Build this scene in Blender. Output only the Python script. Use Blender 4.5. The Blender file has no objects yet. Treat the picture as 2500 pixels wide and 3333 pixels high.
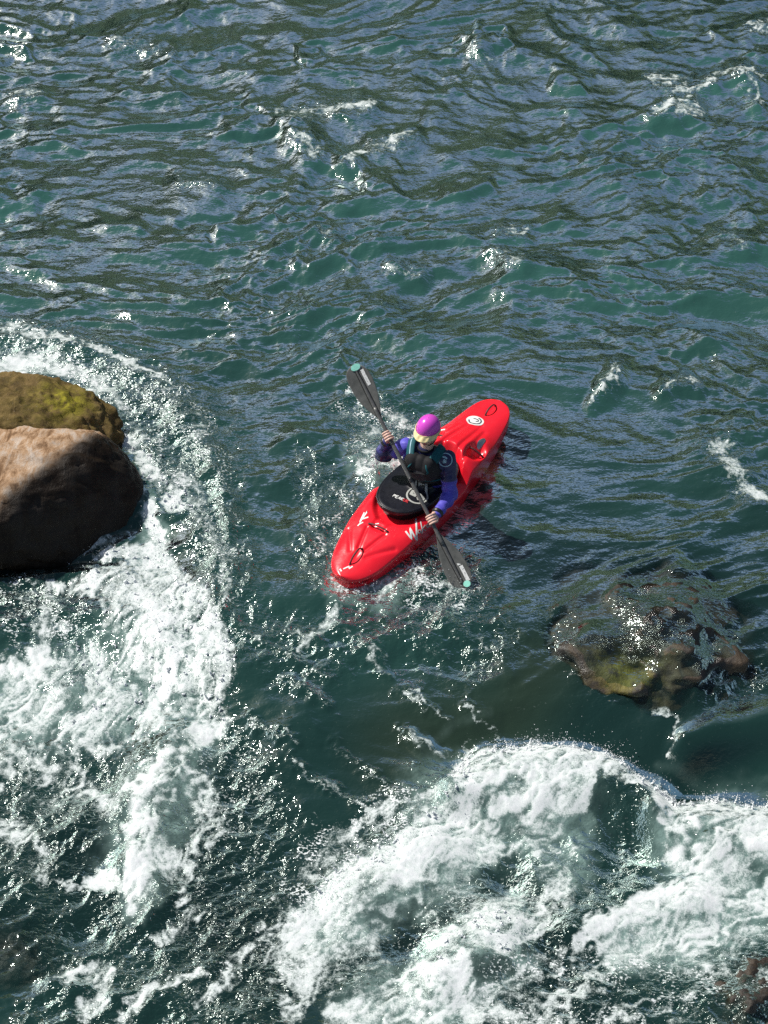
import bpy, bmesh, math, random
import numpy as np
from mathutils import Vector, Matrix
from mathutils.bvhtree import BVHTree

random.seed(7)
RNG = np.random.default_rng(11)
scn = bpy.context.scene
COL = scn.collection
R = math.radians

# ------------------------------------------------------------------ camera
PITCH, FOV, DIST = R(42), R(32), 14.5
CAM = np.array([0, -DIST * math.cos(PITCH), DIST * math.sin(PITCH)])
cd = bpy.data.cameras.new('camera')
cd.sensor_fit = 'VERTICAL'
cd.angle = FOV
cd.clip_end = 2000
cam = bpy.data.objects.new('camera', cd)
cam.location = CAM
cam.rotation_euler = (math.pi / 2 - PITCH, 0, 0)
COL.objects.link(cam)
scn.camera = cam

# ------------------------------------------------------------------ sky, sun, exposure
SUN = Vector((-0.58, 0.33, 0.745)).normalized()
w = bpy.data.worlds.new('World')
scn.world = w
w.use_nodes = True
nt = w.node_tree
sky = nt.nodes.new('ShaderNodeTexSky')
sky.sky_type = 'NISHITA'
sky.sun_disc = False
sky.sun_elevation = math.asin(SUN.z)
sky.sun_rotation = math.atan2(SUN.x, SUN.y)
sky.dust_density = 1.4
sky.ozone_density = 0.0
nt.links.new(sky.outputs[0], nt.nodes['Background'].inputs[0])
nt.nodes['Background'].inputs[1].default_value = 0.085
sd = bpy.data.lights.new('sun', 'SUN')
sd.energy = 5.0
sd.angle = R(0.53)
sd.color = (1.0, 0.96, 0.90)
sun = bpy.data.objects.new('sun', sd)
sun.rotation_euler = (-SUN).to_track_quat('-Z', 'Y').to_euler()
sun.location = SUN * 30
COL.objects.link(sun)
vs = scn.view_settings
vs.view_transform = 'Standard'
vs.look = 'None'
vs.gamma = 1
vs.use_curve_mapping = False
vs.exposure = 0.0
cy = scn.cycles
cy.max_bounces = 6
cy.diffuse_bounces = 2
cy.glossy_bounces = 3
cy.transparent_max_bounces = 8
cy.caustics_reflective = False
cy.caustics_refractive = False
cy.sample_clamp_indirect = 4
cy.use_denoising = False
cy.use_adaptive_sampling = False

# ------------------------------------------------------------------ pixel <-> place (photo is 2500 x 3333)
FPX = 1666.5 / math.tan(FOV / 2)
AX = np.array([1.0, 0, 0])
AU = np.array([0, math.sin(PITCH), math.cos(PITCH)])
AF = np.array([0, math.cos(PITCH), -math.sin(PITCH)])
def at(px, py, z=0.0):
    d = AF + AX * (px - 1250) / FPX + AU * (1666.5 - py) / FPX
    return CAM + d * (z - CAM[2]) / d[2]
def pix(x, y, z):
    vx, vy, vz = x - CAM[0], y - CAM[1], z - CAM[2]
    dep = vy * AF[1] + vz * AF[2]
    return 1250 + FPX * vx / dep, 1666.5 - FPX * (vy * AU[1] + vz * AU[2]) / dep

# ------------------------------------------------------------------ noise
_perm = RNG.permutation(256).astype(np.int64)
_perm = np.concatenate([_perm, _perm])
_ang = RNG.random(256) * 2 * math.pi
_gx, _gy = np.cos(_ang), np.sin(_ang)
_g3 = RNG.normal(size=(256, 3))
_g3 /= np.linalg.norm(_g3, axis=1)[:, None]
def perlin2(x, y):
    xi = np.floor(x).astype(np.int64); yi = np.floor(y).astype(np.int64)
    xf = x - xi; yf = y - yi
    xi &= 255; yi &= 255
    u = xf * xf * xf * (xf * (xf * 6 - 15) + 10); v = yf * yf * yf * (yf * (yf * 6 - 15) + 10)
    x1 = (xi + 1) & 255; y1 = (yi + 1) & 255
    def g(a, b, dx, dy):
        h = _perm[_perm[a] + b]
        return _gx[h] * dx + _gy[h] * dy
    n00 = g(xi, yi, xf, yf); n10 = g(x1, yi, xf - 1, yf)
    n01 = g(xi, y1, xf, yf - 1); n11 = g(x1, y1, xf - 1, yf - 1)
    a = n00 + u * (n10 - n00); b = n01 + u * (n11 - n01)
    return (a + v * (b - a)) * 1.41
def perlin3(p):
    i = np.floor(p).astype(np.int64); f = p - i; i &= 255
    u = f * f * f * (f * (f * 6 - 15) + 10)
    out = 0
    for dx in (0, 1):
        for dy in (0, 1):
            for dz in (0, 1):
                h = _perm[_perm[_perm[(i[:, 0] + dx) & 255] + ((i[:, 1] + dy) & 255)] + ((i[:, 2] + dz) & 255)]
                d = f - np.array([dx, dy, dz])
                wgt = (u[:, 0] if dx else 1 - u[:, 0]) * (u[:, 1] if dy else 1 - u[:, 1]) * (u[:, 2] if dz else 1 - u[:, 2])
                out = out + wgt * (d * _g3[h]).sum(1)
    return out * 1.5
def fbm3(p, o=4, g=0.5):
    a, s, r = 1.0, 1.0, 0
    for k in range(o):
        r = r + a * perlin3(p * s + k * 17.3); a *= g; s *= 2.03
    return r
def sstep(a, b, x):
    t = np.clip((x - a) / (b - a), 0, 1)
    return t * t * (3 - 2 * t)

# ------------------------------------------------------------------ scene helpers
def tag(o, label=None, cat=None, group=None, kind=None):
    if label: o['label'] = label
    if cat: o['category'] = cat
    if group: o['group'] = group
    if kind: o['kind'] = kind
    return o
def link(name, me, mat=None, parent=None, smooth=True):
    if mat and not me.materials: me.materials.append(mat)
    o = bpy.data.objects.new(name, me)
    COL.objects.link(o)
    if parent:
        o.parent = parent
    if smooth: me.shade_smooth()
    return o
def mesh_from(V, Fc):
    me = bpy.data.meshes.new('m')
    me.from_pydata([tuple(map(float, v)) for v in V], [], Fc)
    me.update()
    return me
def grid_mesh(P, wrap_u=False, wrap_v=False):
    """P: (n,m,3) array -> mesh data, quick"""
    n, m, _ = P.shape
    idx = np.arange(n * m).reshape(n, m)
    a = idx if wrap_u else idx[:-1]
    if wrap_u: nxt = np.roll(idx, -1, 0)
    else: a, nxt = idx[:-1], idx[1:]
    if wrap_v:
        q = np.stack([a, nxt, np.roll(nxt, -1, 1), np.roll(a, -1, 1)], -1)
    else:
        q = np.stack([a[:, :-1], nxt[:, :-1], nxt[:, 1:], a[:, 1:]], -1)
    q = q.reshape(-1, 4)
    me = bpy.data.meshes.new('g')
    me.vertices.add(n * m)
    me.vertices.foreach_set('co', P.reshape(-1).astype(np.float32))
    me.loops.add(q.size)
    me.loops.foreach_set('vertex_index', q.reshape(-1).astype(np.int32))
    me.polygons.add(len(q))
    me.polygons.foreach_set('loop_start', np.arange(0, q.size, 4, dtype=np.int32))
    me.update(calc_edges=True)
    return me
def fattr(me, name, arr):
    a = me.attributes.new(name, 'FLOAT', 'POINT')
    a.data.foreach_set('value', np.asarray(arr, dtype=np.float32).reshape(-1))
def coords(me):
    c = np.empty(len(me.vertices) * 3, dtype=np.float32)
    me.vertices.foreach_get('co', c)
    return c.reshape(-1, 3).astype(np.float64)
def setco(me, c):
    me.vertices.foreach_set('co', c.astype(np.float32).reshape(-1)); me.update()
def normals(me):
    c = np.empty(len(me.vertices) * 3, dtype=np.float32)
    me.vertex_normals.foreach_get('vector', c)
    return c.reshape(-1, 3).astype(np.float64)

def cap(bm, a, b, ra, rb, n=14):
    """tapered capsule"""
    a, b = Vector(a), Vector(b)
    ax = (b - a)
    L = ax.length
    q = ax.normalized().to_track_quat('Z', 'Y') if L > 1e-6 else Matrix().to_quaternion()
    prof = [(ra * math.sin(t), -ra * math.cos(t)) for t in np.linspace(0.02, math.pi / 2, 6)]
    prof += [(rb * math.cos(t), L + rb * math.sin(t)) for t in np.linspace(0, math.pi / 2 - 0.02, 6)]
    rings = []
    for r, z in prof:
        rings.append([bm.verts.new(a + q @ Vector((r * math.cos(k * 2 * math.pi / n), r * math.sin(k * 2 * math.pi / n), z))) for k in range(n)])
    for r0, r1 in zip(rings, rings[1:]):
        for k in range(n):
            bm.faces.new((r0[k], r0[(k + 1) % n], r1[(k + 1) % n], r1[k]))
    bm.faces.new(rings[0][::-1]); bm.faces.new(rings[-1])
def ell(bm, c, r, rot=None, seg=24):
    M = Matrix.Translation(Vector(c))
    if rot is not None: M = M @ rot.to_4x4()
    M = M @ Matrix.Diagonal((*r, 1))
    bmesh.ops.create_uvsphere(bm, u_segments=seg, v_segments=seg * 2 // 3, radius=1, matrix=M)
def box(bm, c, s, rot=None):
    M = Matrix.Translation(Vector(c))
    if rot is not None: M = M @ rot.to_4x4()
    bmesh.ops.create_cube(bm, size=1, matrix=M @ Matrix.Diagonal((*s, 1)))
def bm_mesh(bm):
    bmesh.ops.recalc_face_normals(bm, faces=bm.faces)
    me = bpy.data.meshes.new('b'); bm.to_mesh(me); bm.free(); return me
def remesh(bm, voxel, smooth=4, fac=0.5):
    me = bm_mesh(bm)
    o = bpy.data.objects.new('tmp', me); COL.objects.link(o)
    m = o.modifiers.new('r', 'REMESH'); m.mode = 'VOXEL'; m.voxel_size = voxel
    if smooth:
        s = o.modifiers.new('s', 'SMOOTH'); s.factor = fac; s.iterations = smooth
    dg = bpy.context.evaluated_depsgraph_get(); dg.update()
    out = bpy.data.meshes.new_from_object(o.evaluated_get(dg))
    bpy.data.objects.remove(o); bpy.data.meshes.remove(me)
    return out
def tube_pts(pts, rad, n=10, closed=False, flat=1.0, up=None):
    pts = np.array(pts, float)
    N = len(pts)
    rad = np.broadcast_to(np.asarray(rad, float), (N,))
    if closed: T = np.roll(pts, -1, 0) - np.roll(pts, 1, 0)
    else: T = np.gradient(pts, axis=0)
    T /= np.linalg.norm(T, axis=1)[:, None] + 1e-12
    up = np.array(up if up is not None else (0.0, 0.0, 1.0))
    rings = []
    for i in range(N):
        s = np.cross(T[i], up)
        if np.linalg.norm(s) < 1e-4: s = np.cross(T[i], (0.3, 1, 0.2))
        s /= np.linalg.norm(s); u = np.cross(s, T[i])
        rings.append([pts[i] + rad[i] * (math.cos(t) * s + flat * math.sin(t) * u) for t in np.linspace(0, 2 * math.pi, n, endpoint=False)])
    return np.array(rings)
def tube(bm, pts, rad, n=10, closed=False, flat=1.0, up=None):
    rg = tube_pts(pts, rad, n, closed, flat, up)
    vs_ = [[bm.verts.new(v) for v in r] for r in rg]
    N = len(vs_)
    for i in range(N if closed else N - 1):
        a, b = vs_[i], vs_[(i + 1) % N]
        for k in range(n): bm.faces.new((a[k], a[(k + 1) % n], b[(k + 1) % n], b[k]))
    if not closed:
        bm.faces.new(vs_[0][::-1]); bm.faces.new(vs_[-1])
def tube_mesh(*a, **k):
    bm = bmesh.new(); tube(bm, *a, **k); return bm_mesh(bm)
def spline(pts, n=40):
    """Catmull-Rom"""
    P = np.array(pts, float)
    P = np.vstack([2 * P[0] - P[1], P, 2 * P[-1] - P[-2]])
    out = []
    S = len(P) - 3
    for t in np.linspace(0, S - 1e-9, n):
        i = int(t); f = t - i
        p0, p1, p2, p3 = P[i:i + 4]
        out.append(0.5 * ((2 * p1) + (-p0 + p2) * f + (2 * p0 - 5 * p1 + 4 * p2 - p3) * f * f + (-p0 + 3 * p1 - 3 * p2 + p3) * f ** 3))
    return np.array(out)

# ------------------------------------------------------------------ materials
class NT:
    def __init__(s, name):
        s.m = bpy.data.materials.new(name); s.m.use_nodes = True
        s.t = s.m.node_tree; s.p = s.t.nodes['Principled BSDF']; s.out = s.t.nodes['Material Output']
    def n(s, typ, **kw):
        nd = s.t.nodes.new(typ)
        for k, v in kw.items(): setattr(nd, k, v)
        return nd
    def l(s, a, b): s.t.links.new(a, b)
    def noise(s, scale, detail=4, rough=0.6, dist=0.0, vec=None):
        nd = s.n('ShaderNodeTexNoise'); nd.inputs['Scale'].default_value = scale; nd.inputs['Detail'].default_value = detail
        nd.inputs['Roughness'].default_value = rough; nd.inputs['Distortion'].default_value = dist
        if vec: s.l(vec, nd.inputs['Vector'])
        return nd.outputs['Fac']
    def obj(s): return s.n('ShaderNodeTexCoord').outputs['Object']
    def scaled(s, vec, sc):
        m = s.n('ShaderNodeMapping'); m.inputs['Scale'].default_value = sc; s.l(vec, m.inputs['Vector']); return m.outputs[0]
    def ramp(s, fac, stops):
        r = s.n('ShaderNodeValToRGB'); e = r.color_ramp.elements
        while len(e) < len(stops): e.new(0.5)
        for k, (p, c) in enumerate(stops):
            e[k].position = p; e[k].color = (*c, 1) if len(c) == 3 else c
        s.l(fac, r.inputs[0]); return r.outputs[0]
    def mix(s, fac, a, b):
        m = s.n('ShaderNodeMix', data_type='RGBA')
        for v, i in ((fac, 0), (a, 6), (b, 7)):
            if isinstance(v, (int, float)): m.inputs[i].default_value = v
            elif isinstance(v, tuple): m.inputs[i].default_value = (*v, 1)
            else: s.l(v, m.inputs[i])
        return m.outputs[2]
    def math(s, op, a, b=0.5, clamp=False):
        m = s.n('ShaderNodeMath', operation=op, use_clamp=clamp)
        for v, i in ((a, 0), (b, 1)):
            if isinstance(v, (int, float)): m.inputs[i].default_value = v
            else: s.l(v, m.inputs[i])
        return m.outputs[0]
    def mapr(s, v, a, b, c=0.0, d=1.0, smooth=True):
        m = s.n('ShaderNodeMapRange'); m.interpolation_type = 'SMOOTHSTEP' if smooth else 'LINEAR'
        s.l(v, m.inputs[0])
        for i, k in enumerate((a, b, c, d)): m.inputs[i + 1].default_value = k
        return m.outputs[0]
    def attr(s, name):
        a = s.n('ShaderNodeAttribute'); a.attribute_name = name; return a.outputs['Fac']
    def bump(s, h, strength, dist, normal=None):
        b = s.n('ShaderNodeBump'); b.inputs['Strength'].default_value = strength; b.inputs['Distance'].default_value = dist
        s.l(h, b.inputs['Height'])
        if normal: s.l(normal, b.inputs['Normal'])
        return b.outputs[0]
def simple(name, col, rough=0.5, spec=0.5, var=0.12, nscale=40, bump=0.0, coat=0.0, metal=0.0):
    M = NT(name)
    o = M.obj()
    f = M.noise(nscale, 4, vec=o)
    dark = tuple(c * (1 - var) for c in col); lite = tuple(min(1, c * (1 + var)) for c in col)
    M.l(M.ramp(f, [(0.3, dark), (0.7, lite)]), M.p.inputs['Base Color'])
    M.p.inputs['Roughness'].default_value = rough
    M.p.inputs['Specular IOR Level'].default_value = spec
    M.p.inputs['Coat Weight'].default_value = coat
    M.p.inputs['Metallic'].default_value = metal
    if bump: M.l(M.bump(M.noise(nscale * 3, 5, vec=o), bump, 0.004), M.p.inputs['Normal'])
    return M.m
MAT = {}
MAT['white'] = simple('white_print', (0.8, 0.8, 0.76), 0.5)
MAT['black'] = simple('black_rubber', (0.012, 0.012, 0.014), 0.4, bump=0.1)
MAT['strap'] = simple('dark_red_webbing', (0.09, 0.012, 0.015), 0.6)
MAT['steel'] = simple('grey_metal', (0.35, 0.36, 0.36), 0.3, metal=0.8)
MAT['plug'] = simple('dark_screw', (0.05, 0.02, 0.02), 0.5)
MAT['neoprene'] = simple('neoprene', (0.012, 0.013, 0.018), 0.33, 0.4, 0.3, 30, bump=0.15)
MAT['redprint'] = simple('red_print', (0.6, 0.03, 0.04), 0.5)
MAT['greyprint'] = simple('grey_print', (0.45, 0.46, 0.42), 0.5)
MAT['paleprint'] = simple('pale_blue_print', (0.32, 0.50, 0.58), 0.5)
MAT['ink'] = simple('ink', (0.05, 0.04, 0.04), 0.5)
MAT['mint'] = simple('mint_tip', (0.36, 0.86, 0.68), 0.4)
MAT['teal'] = simple('teal_fabric', (0.006, 0.085, 0.10), 0.7, 0.3, 0.25, 60, bump=0.3)
MAT['vest'] = simple('black_vest_fabric', (0.010, 0.010, 0.012), 0.75, 0.3, 0.3, 60, bump=0.4)
MAT['pocket'] = simple('charcoal_pocket_fabric', (0.035, 0.033, 0.038), 0.75, 0.3, 0.3, 60, bump=0.4)
MAT['orange'] = simple('orange_plastic', (0.75, 0.16, 0.08), 0.4)
MAT['cream'] = simple('cream_plastic', (0.86, 0.72, 0.36), 0.4, var=0.08)
MAT['purple'] = simple('purple_shell', (0.70, 0.075, 0.58), 0.22, 0.5, 0.06, 12, coat=0.3)
MAT['darkliner'] = simple('dark_liner', (0.02, 0.015, 0.015), 0.8)
MAT['hair'] = simple('brown_hair', (0.05, 0.028, 0.015), 0.6)
MAT['eye'] = simple('eye', (0.05, 0.035, 0.03), 0.15)

def m_hull():
    M = NT('red_polyethylene')
    o = M.obj()
    a = M.noise(3.0, 3, vec=o)
    c = M.ramp(a, [(0.3, (0.86, 0.010, 0.024)), (0.7, (0.93, 0.018, 0.034))])
    sc = M.noise(60, 5, 0.7, vec=M.scaled(o, (0.12, 1, 1)))
    c = M.mix(M.mapr(sc, 0.62, 0.72, 0, 0.45), c, (0.62, 0.10, 0.10))
    M.l(c, M.p.inputs['Base Color'])
    M.l(M.mapr(M.noise(9, 5, vec=o), 0.3, 0.7, 0.18, 0.36), M.p.inputs['Roughness'])
    b = M.bump(M.noise(14, 3, vec=o), 0.25, 0.006)
    b = M.bump(M.noise(160, 3, vec=o), 0.06, 0.002, b)
    M.l(b, M.p.inputs['Normal'])
    return M.m
MAT['hull'] = m_hull()
def m_jacket():
    M = NT('purple_nylon')
    o = M.obj()
    f = M.noise(30, 4, vec=o)
    purple = M.ramp(f, [(0.3, (0.085, 0.075, 0.48)), (0.7, (0.125, 0.105, 0.60))])
    c = M.mix(M.attr('panel_shade'), purple, (0.012, 0.014, 0.075))  # navy cloth at shoulder and collar, plus sleeve shade painted in
    M.l(c, M.p.inputs['Base Color'])
    M.p.inputs['Roughness'].default_value = 0.55
    M.l(M.bump(M.noise(70, 5, vec=o), 0.35, 0.004), M.p.inputs['Normal'])
    return M.m
MAT['jacket'] = m_jacket()
def m_skin():
    M = NT('skin')
    o = M.obj()
    c = M.ramp(M.noise(45, 4, vec=o), [(0.3, (0.72, 0.44, 0.34)), (0.7, (0.82, 0.54, 0.43))])
    c = M.mix(M.attr('lips'), c, (0.42, 0.12, 0.11))
    c = M.mix(M.attr('brow'), c, (0.10, 0.05, 0.03))
    M.l(c, M.p.inputs['Base Color'])
    M.p.inputs['Roughness'].default_value = 0.45
    M.p.inputs['Subsurface Weight'].default_value = 0.08
    M.p.inputs['Subsurface Radius'].default_value = (0.01, 0.004, 0.002)
    M.l(M.bump(M.noise(220, 3, vec=o), 0.15, 0.002), M.p.inputs['Normal'])
    return M.m
MAT['skin'] = m_skin()
def m_blade():
    M = NT('carbon_blade')
    o = M.obj()
    c = M.ramp(M.noise(18, 5, vec=o), [(0.3, (0.085, 0.087, 0.076)), (0.7, (0.15, 0.15, 0.136))])
    c = M.mix(M.mapr(M.noise(140, 3, 0.7, vec=M.scaled(o, (0.2, 1, 1))), 0.6, 0.72, 0, 0.5), c, (0.2, 0.2, 0.19))
    M.l(c, M.p.inputs['Base Color']); M.p.inputs['Roughness'].default_value = 0.38
    return M.m
MAT['blade'] = m_blade()
MAT['shaft'] = simple('carbon_shaft', (0.105, 0.105, 0.098), 0.34, 0.6, 0.3, 50)
MAT['groove'] = simple('blade_groove', (0.008, 0.008, 0.008), 0.5)
def m_sticker():
    M = NT('white_sticker_with_dark_print')
    o = M.obj()
    f = M.noise(110, 2, 0.5, vec=M.scaled(o, (0.6, 1.6, 1)))
    M.l(M.ramp(f, [(0.36, (0.2, 0.2, 0.2)), (0.43, (0.82, 0.82, 0.78))]), M.p.inputs['Base Color'])
    M.p.inputs['Roughness'].default_value = 0.5
    return M.m
MAT['sticker'] = m_sticker()

def m_rock(name, stops, streak, moss=None, gloss=0.45, spec=0.12, pale=(0.42, 0.37, 0.32)):
    M = NT(name)
    o = M.obj()
    big = M.noise(2.2, 6, 0.62, 0.4, vec=o)
    st = M.noise(9.0, 9, 0.74, 0.9, vec=M.scaled(o, streak))
    f = M.math('ADD', M.math('MULTIPLY', big, 0.42), M.math('MULTIPLY', st, 0.58))
    c = M.ramp(f, stops)
    sp = M.noise(70, 4, 0.7, vec=o)
    c = M.mix(M.mapr(sp, 0.6, 0.75, 0, 0.55), c, pale)
    c = M.mix(M.mapr(sp, 0.40, 0.28, 0, 0.6), c, (0.05, 0.035, 0.025))
    if moss:
        mf = M.math('MULTIPLY', M.attr('moss'), M.mapr(M.noise(9, 6, 0.7, vec=o), 0.36, 0.58))
        mc = M.ramp(M.noise(30, 4, vec=o), [(0.3, moss[0]), (0.7, moss[1])])
        c = M.mix(mf, c, mc)
    wet_shade = M.attr('wet_shade')
    c = M.mix(wet_shade, c, M.mix(0.96, c, (0.004, 0.0035, 0.003)))  # near-black: wet stone, and on the tan boulder its painted shade
    M.l(c, M.p.inputs['Base Color'])
    M.l(M.mapr(wet_shade, 0, 1, 0.85, gloss, False), M.p.inputs['Roughness'])
    M.p.inputs['Specular IOR Level'].default_value = spec
    h = M.math('ADD', M.noise(14, 8, 0.68, vec=o), M.math('MULTIPLY', st, 0.7))
    b = M.bump(h, 0.55, 0.03)
    b = M.bump(M.noise(90, 4, 0.6, vec=o), 0.3, 0.005, b)
    M.l(b, M.p.inputs['Normal'])
    return M.m

# ================================================================== ROCKS
def rock(name, c, r, seed, rotz=0.0, amp=0.16, sub=6, scale=1.2, fine=0.03, power=2.0, shear=(0, 0), cut=None):
    bm = bmesh.new()
    bmesh.ops.create_icosphere(bm, subdivisions=sub, radius=1)
    me = bm_mesh(bm)
    p = coords(me)
    if power != 2.0:                                            # squarer than a ball
        nrm = (np.abs(p) ** power).sum(1) ** (1 / power)
        p = p / nrm[:, None]
    q = p * np.array(r)
    n = fbm3(p * scale + seed, 3, 0.5)
    ridge = 1 - np.abs(perlin3(p * scale * 1.7 + seed + 9)) * 2
    k = 1 + amp * n + amp * 0.35 * (ridge - 0.5)
    q = q * k[:, None]
    q[:, 0] += shear[0] * q[:, 2]; q[:, 1] += shear[1] * q[:, 2]
    q = q + p * (fine * fbm3(p * 7 + seed, 4, 0.55) + fine * 0.35 * fbm3(p * 22 + seed, 3, 0.6))[:, None]
    ca, sa = math.cos(rotz), math.sin(rotz)
    for dx_, dy_, dz_, c_, k_ in (cut or ()):                   # a flatter broken face
        dn = np.array([dx_, dy_, dz_]); dn = dn / np.linalg.norm(dn)
        s_ = q @ dn
        e_ = (s_ - c_) / 0.06
        q = q - dn * (0.06 * np.log1p(np.exp(np.clip(e_, -30, 30))) * (1 - k_))[:, None]
    q = np.stack([q[:, 0] * ca - q[:, 1] * sa, q[:, 0] * sa + q[:, 1] * ca, q[:, 2]], 1)
    setco(me, q)
    o = link(name, me)
    o.location = c
    return o
tan_stops = [(0.34, (0.05, 0.032, 0.020)), (0.42, (0.20, 0.115, 0.06)), (0.48, (0.40, 0.26, 0.155)), (0.54, (0.46, 0.37, 0.29)), (0.65, (0.60, 0.52, 0.45))]
olive_stops = [(0.34, (0.018, 0.014, 0.008)), (0.46, (0.085, 0.058, 0.022)), (0.55, (0.17, 0.115, 0.045)), (0.68, (0.28, 0.20, 0.11))]
brown_stops = [(0.34, (0.006, 0.005, 0.004)), (0.47, (0.028, 0.018, 0.009)), (0.56, (0.075, 0.045, 0.018)), (0.70, (0.11, 0.08, 0.055))]
MAT['rock_tan'] = m_rock('tan_rock', tan_stops, (1.0, 0.35, 0.5))
MAT['rock_moss'] = m_rock('mossy_rock', olive_stops, (1, 0.6, 0.7), ((0.13, 0.12, 0.012), (0.32, 0.28, 0.03)))
MAT['rock_brown'] = m_rock('drowned_rock', brown_stops, (0.8, 0.4, 0.6), ((0.16, 0.14, 0.008), (0.36, 0.31, 0.015)), 0.12, 0.6, (0.12, 0.10, 0.08))

FC = np.array(at(95, 1645, -0.07))
fn_ = np.array([0.70, -0.52, 0.36]); fn_ /= np.linalg.norm(fn_)
f2_ = np.array([0.75, 0.62, 0.22]); f2_ /= np.linalg.norm(f2_)
front = rock('boulder', FC, (1.20, 0.70, 0.58), 3.1, R(-12), 0.13, power=2.4, fine=0.026,
             cut=((*fn_, float(fn_ @ (np.array(at(262, 1452, 0.46)) - FC)), 0.30), (*f2_, float(f2_ @ (np.array(at(385, 1475, 0.15)) - FC)), 0.3), (-0.25, -0.1, 0.95, 0.50, 0.45)))
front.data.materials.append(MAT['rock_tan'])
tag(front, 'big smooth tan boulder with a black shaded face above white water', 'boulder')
p = coords(front.data) + np.array(front.location)
fattr(front.data, 'wet_shade', sstep(-0.20, -0.03, (p - np.array(at(275, 1460, 0.46))) @ np.array([0.70, -0.55, -0.15]) - 0.06 * perlin3(p * 3.0) - 0.03 * perlin3(p * 9)))  # shade of the dark face painted into the colour
fattr(front.data, 'moss', np.zeros(len(p)))
rear = rock('boulder', at(118, 1425, 0.0), (0.82, 0.54, 0.45), 8.4, R(-28), 0.15, power=2.1)
rear.data.materials.append(MAT['rock_moss'])
tag(rear, 'olive boulder with yellow moss behind the smooth tan boulder', 'boulder')
p = coords(rear.data) + np.array(rear.location)
fattr(rear.data, 'wet_shade', sstep(0.16, 0.02, p[:, 2] - 0.07 * perlin3(p * 3.0)))
mc = np.array(at(215, 1300, 0.40))
fattr(rear.data, 'moss', np.exp(-((p - mc) ** 2 @ np.array([1 / 0.05, 1 / 0.05, 1 / 0.08]))) * 1.0 + 0.08)

drowned = rock('sunken_rock', at(2125, 2125, -0.29), (0.86, 0.74, 0.42), 21.7, R(-28), 0.26, scale=1.3, fine=0.03)
drowned.data.materials.append(MAT['rock_brown'])
tag(drowned, 'brown and yellow-green rock just under a thin film of flowing water', 'rock')
p = coords(drowned.data) + np.array(drowned.location)
fattr(drowned.data, 'wet_shade', 0.30 + 0.65 * sstep(-0.1, 0.35, perlin3(p * 2.3) + 0.4 * perlin3(p * 6)))
mc = np.array(at(2040, 2150, 0.0))
fattr(drowned.data, 'moss', np.exp(-(((p[:, :2] - mc[:2]) ** 2) @ np.array([1 / 0.05, 1 / 0.13]))))
corner = rock('sunken_rock', at(2460, 3340, -0.72), (0.62, 0.42, 0.40), 5.9, R(20), 0.22, scale=1.6, fine=0.05)
corner.data.materials.append(MAT['rock_brown'])
tag(corner, 'dark brown rock showing through foam in the bottom right corner', 'rock')
p = coords(corner.data)
fattr(corner.data, 'wet_shade', np.full(len(p), 0.35)); fattr(corner.data, 'moss', np.zeros(len(p)))
slab = rock('sunken_rock', at(20, 3150, -0.60), (0.50, 0.34, 0.22), 31.9, R(-25), 0.15, scale=1.2, fine=0.02)
slab.data.materials.append(MAT['rock_brown'])
tag(slab, 'dark drowned rock under a smooth water hump, bottom left corner', 'rock')
p = coords(slab.data)
fattr(slab.data, 'wet_shade', np.full(len(p), 0.6)); fattr(slab.data, 'moss', np.zeros(len(p)))

# ================================================================== RIVER
def graded(lo, hi, step, far, grow=1.25):
    core = [lo]
    while core[-1] < hi: core.append(core[-1] + step(core[-1]))
    a, s = [], step(lo)
    v = lo
    while v > -far: s *= grow; v -= s; a.append(v)
    b, s = [], step(core[-1])
    v = core[-1]
    while v < far: s *= grow; v += s; b.append(v)
    return np.array(a[::-1] + core + b)
QUAL = 1.0
xs = graded(-5.0, 5.0, lambda v: 0.0122 * QUAL, 400)
ys = graded(-5.2, 9.4, lambda v: (0.0120 + 0.0016 * max(0, v + 1)) * QUAL, 400)
NX, NY = len(xs), len(ys)
Xg, Yg = np.meshgrid(xs, ys)
X = Xg.ravel(); Y = Yg.ravel()
core = (np.abs(X) < 5.2) & (Y > -5.4) & (Y < 9.6)
fade = sstep(60, 8, np.maximum(np.abs(X) * 1.2, np.abs(Y - 2)))

# level of the river: flat above, dropping over the ledge
zb = -0.34 * sstep(-0.9, -3.4, Y + 0.25 * perlin2(X * 0.5, Y * 0.5))
zb = zb - 0.22 * sstep(-1.30, -1.85, X + 0.35 * (Y + 0.6)) * sstep(0.35, -0.55, Y) * sstep(-3.6, -1.6, Y)
PX, PY = pix(X, Y, zb)
wx = perlin2(X * 3.1 + 5, Y * 3.1) ; wy = perlin2(X * 3.1 - 9, Y * 3.1 + 40)
wx2 = perlin2(X * 11 + 7, Y * 11); wy2 = perlin2(X * 11, Y * 11 + 90)
wx3 = perlin2(X * 26 + 3, Y * 26); wy3 = perlin2(X * 26, Y * 26 + 50)
QX = PX + 34 * wx + 18 * wx2 + 8 * wx3
QY = PY + 26 * wy + 16 * wy2 + 8 * wy3

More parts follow.
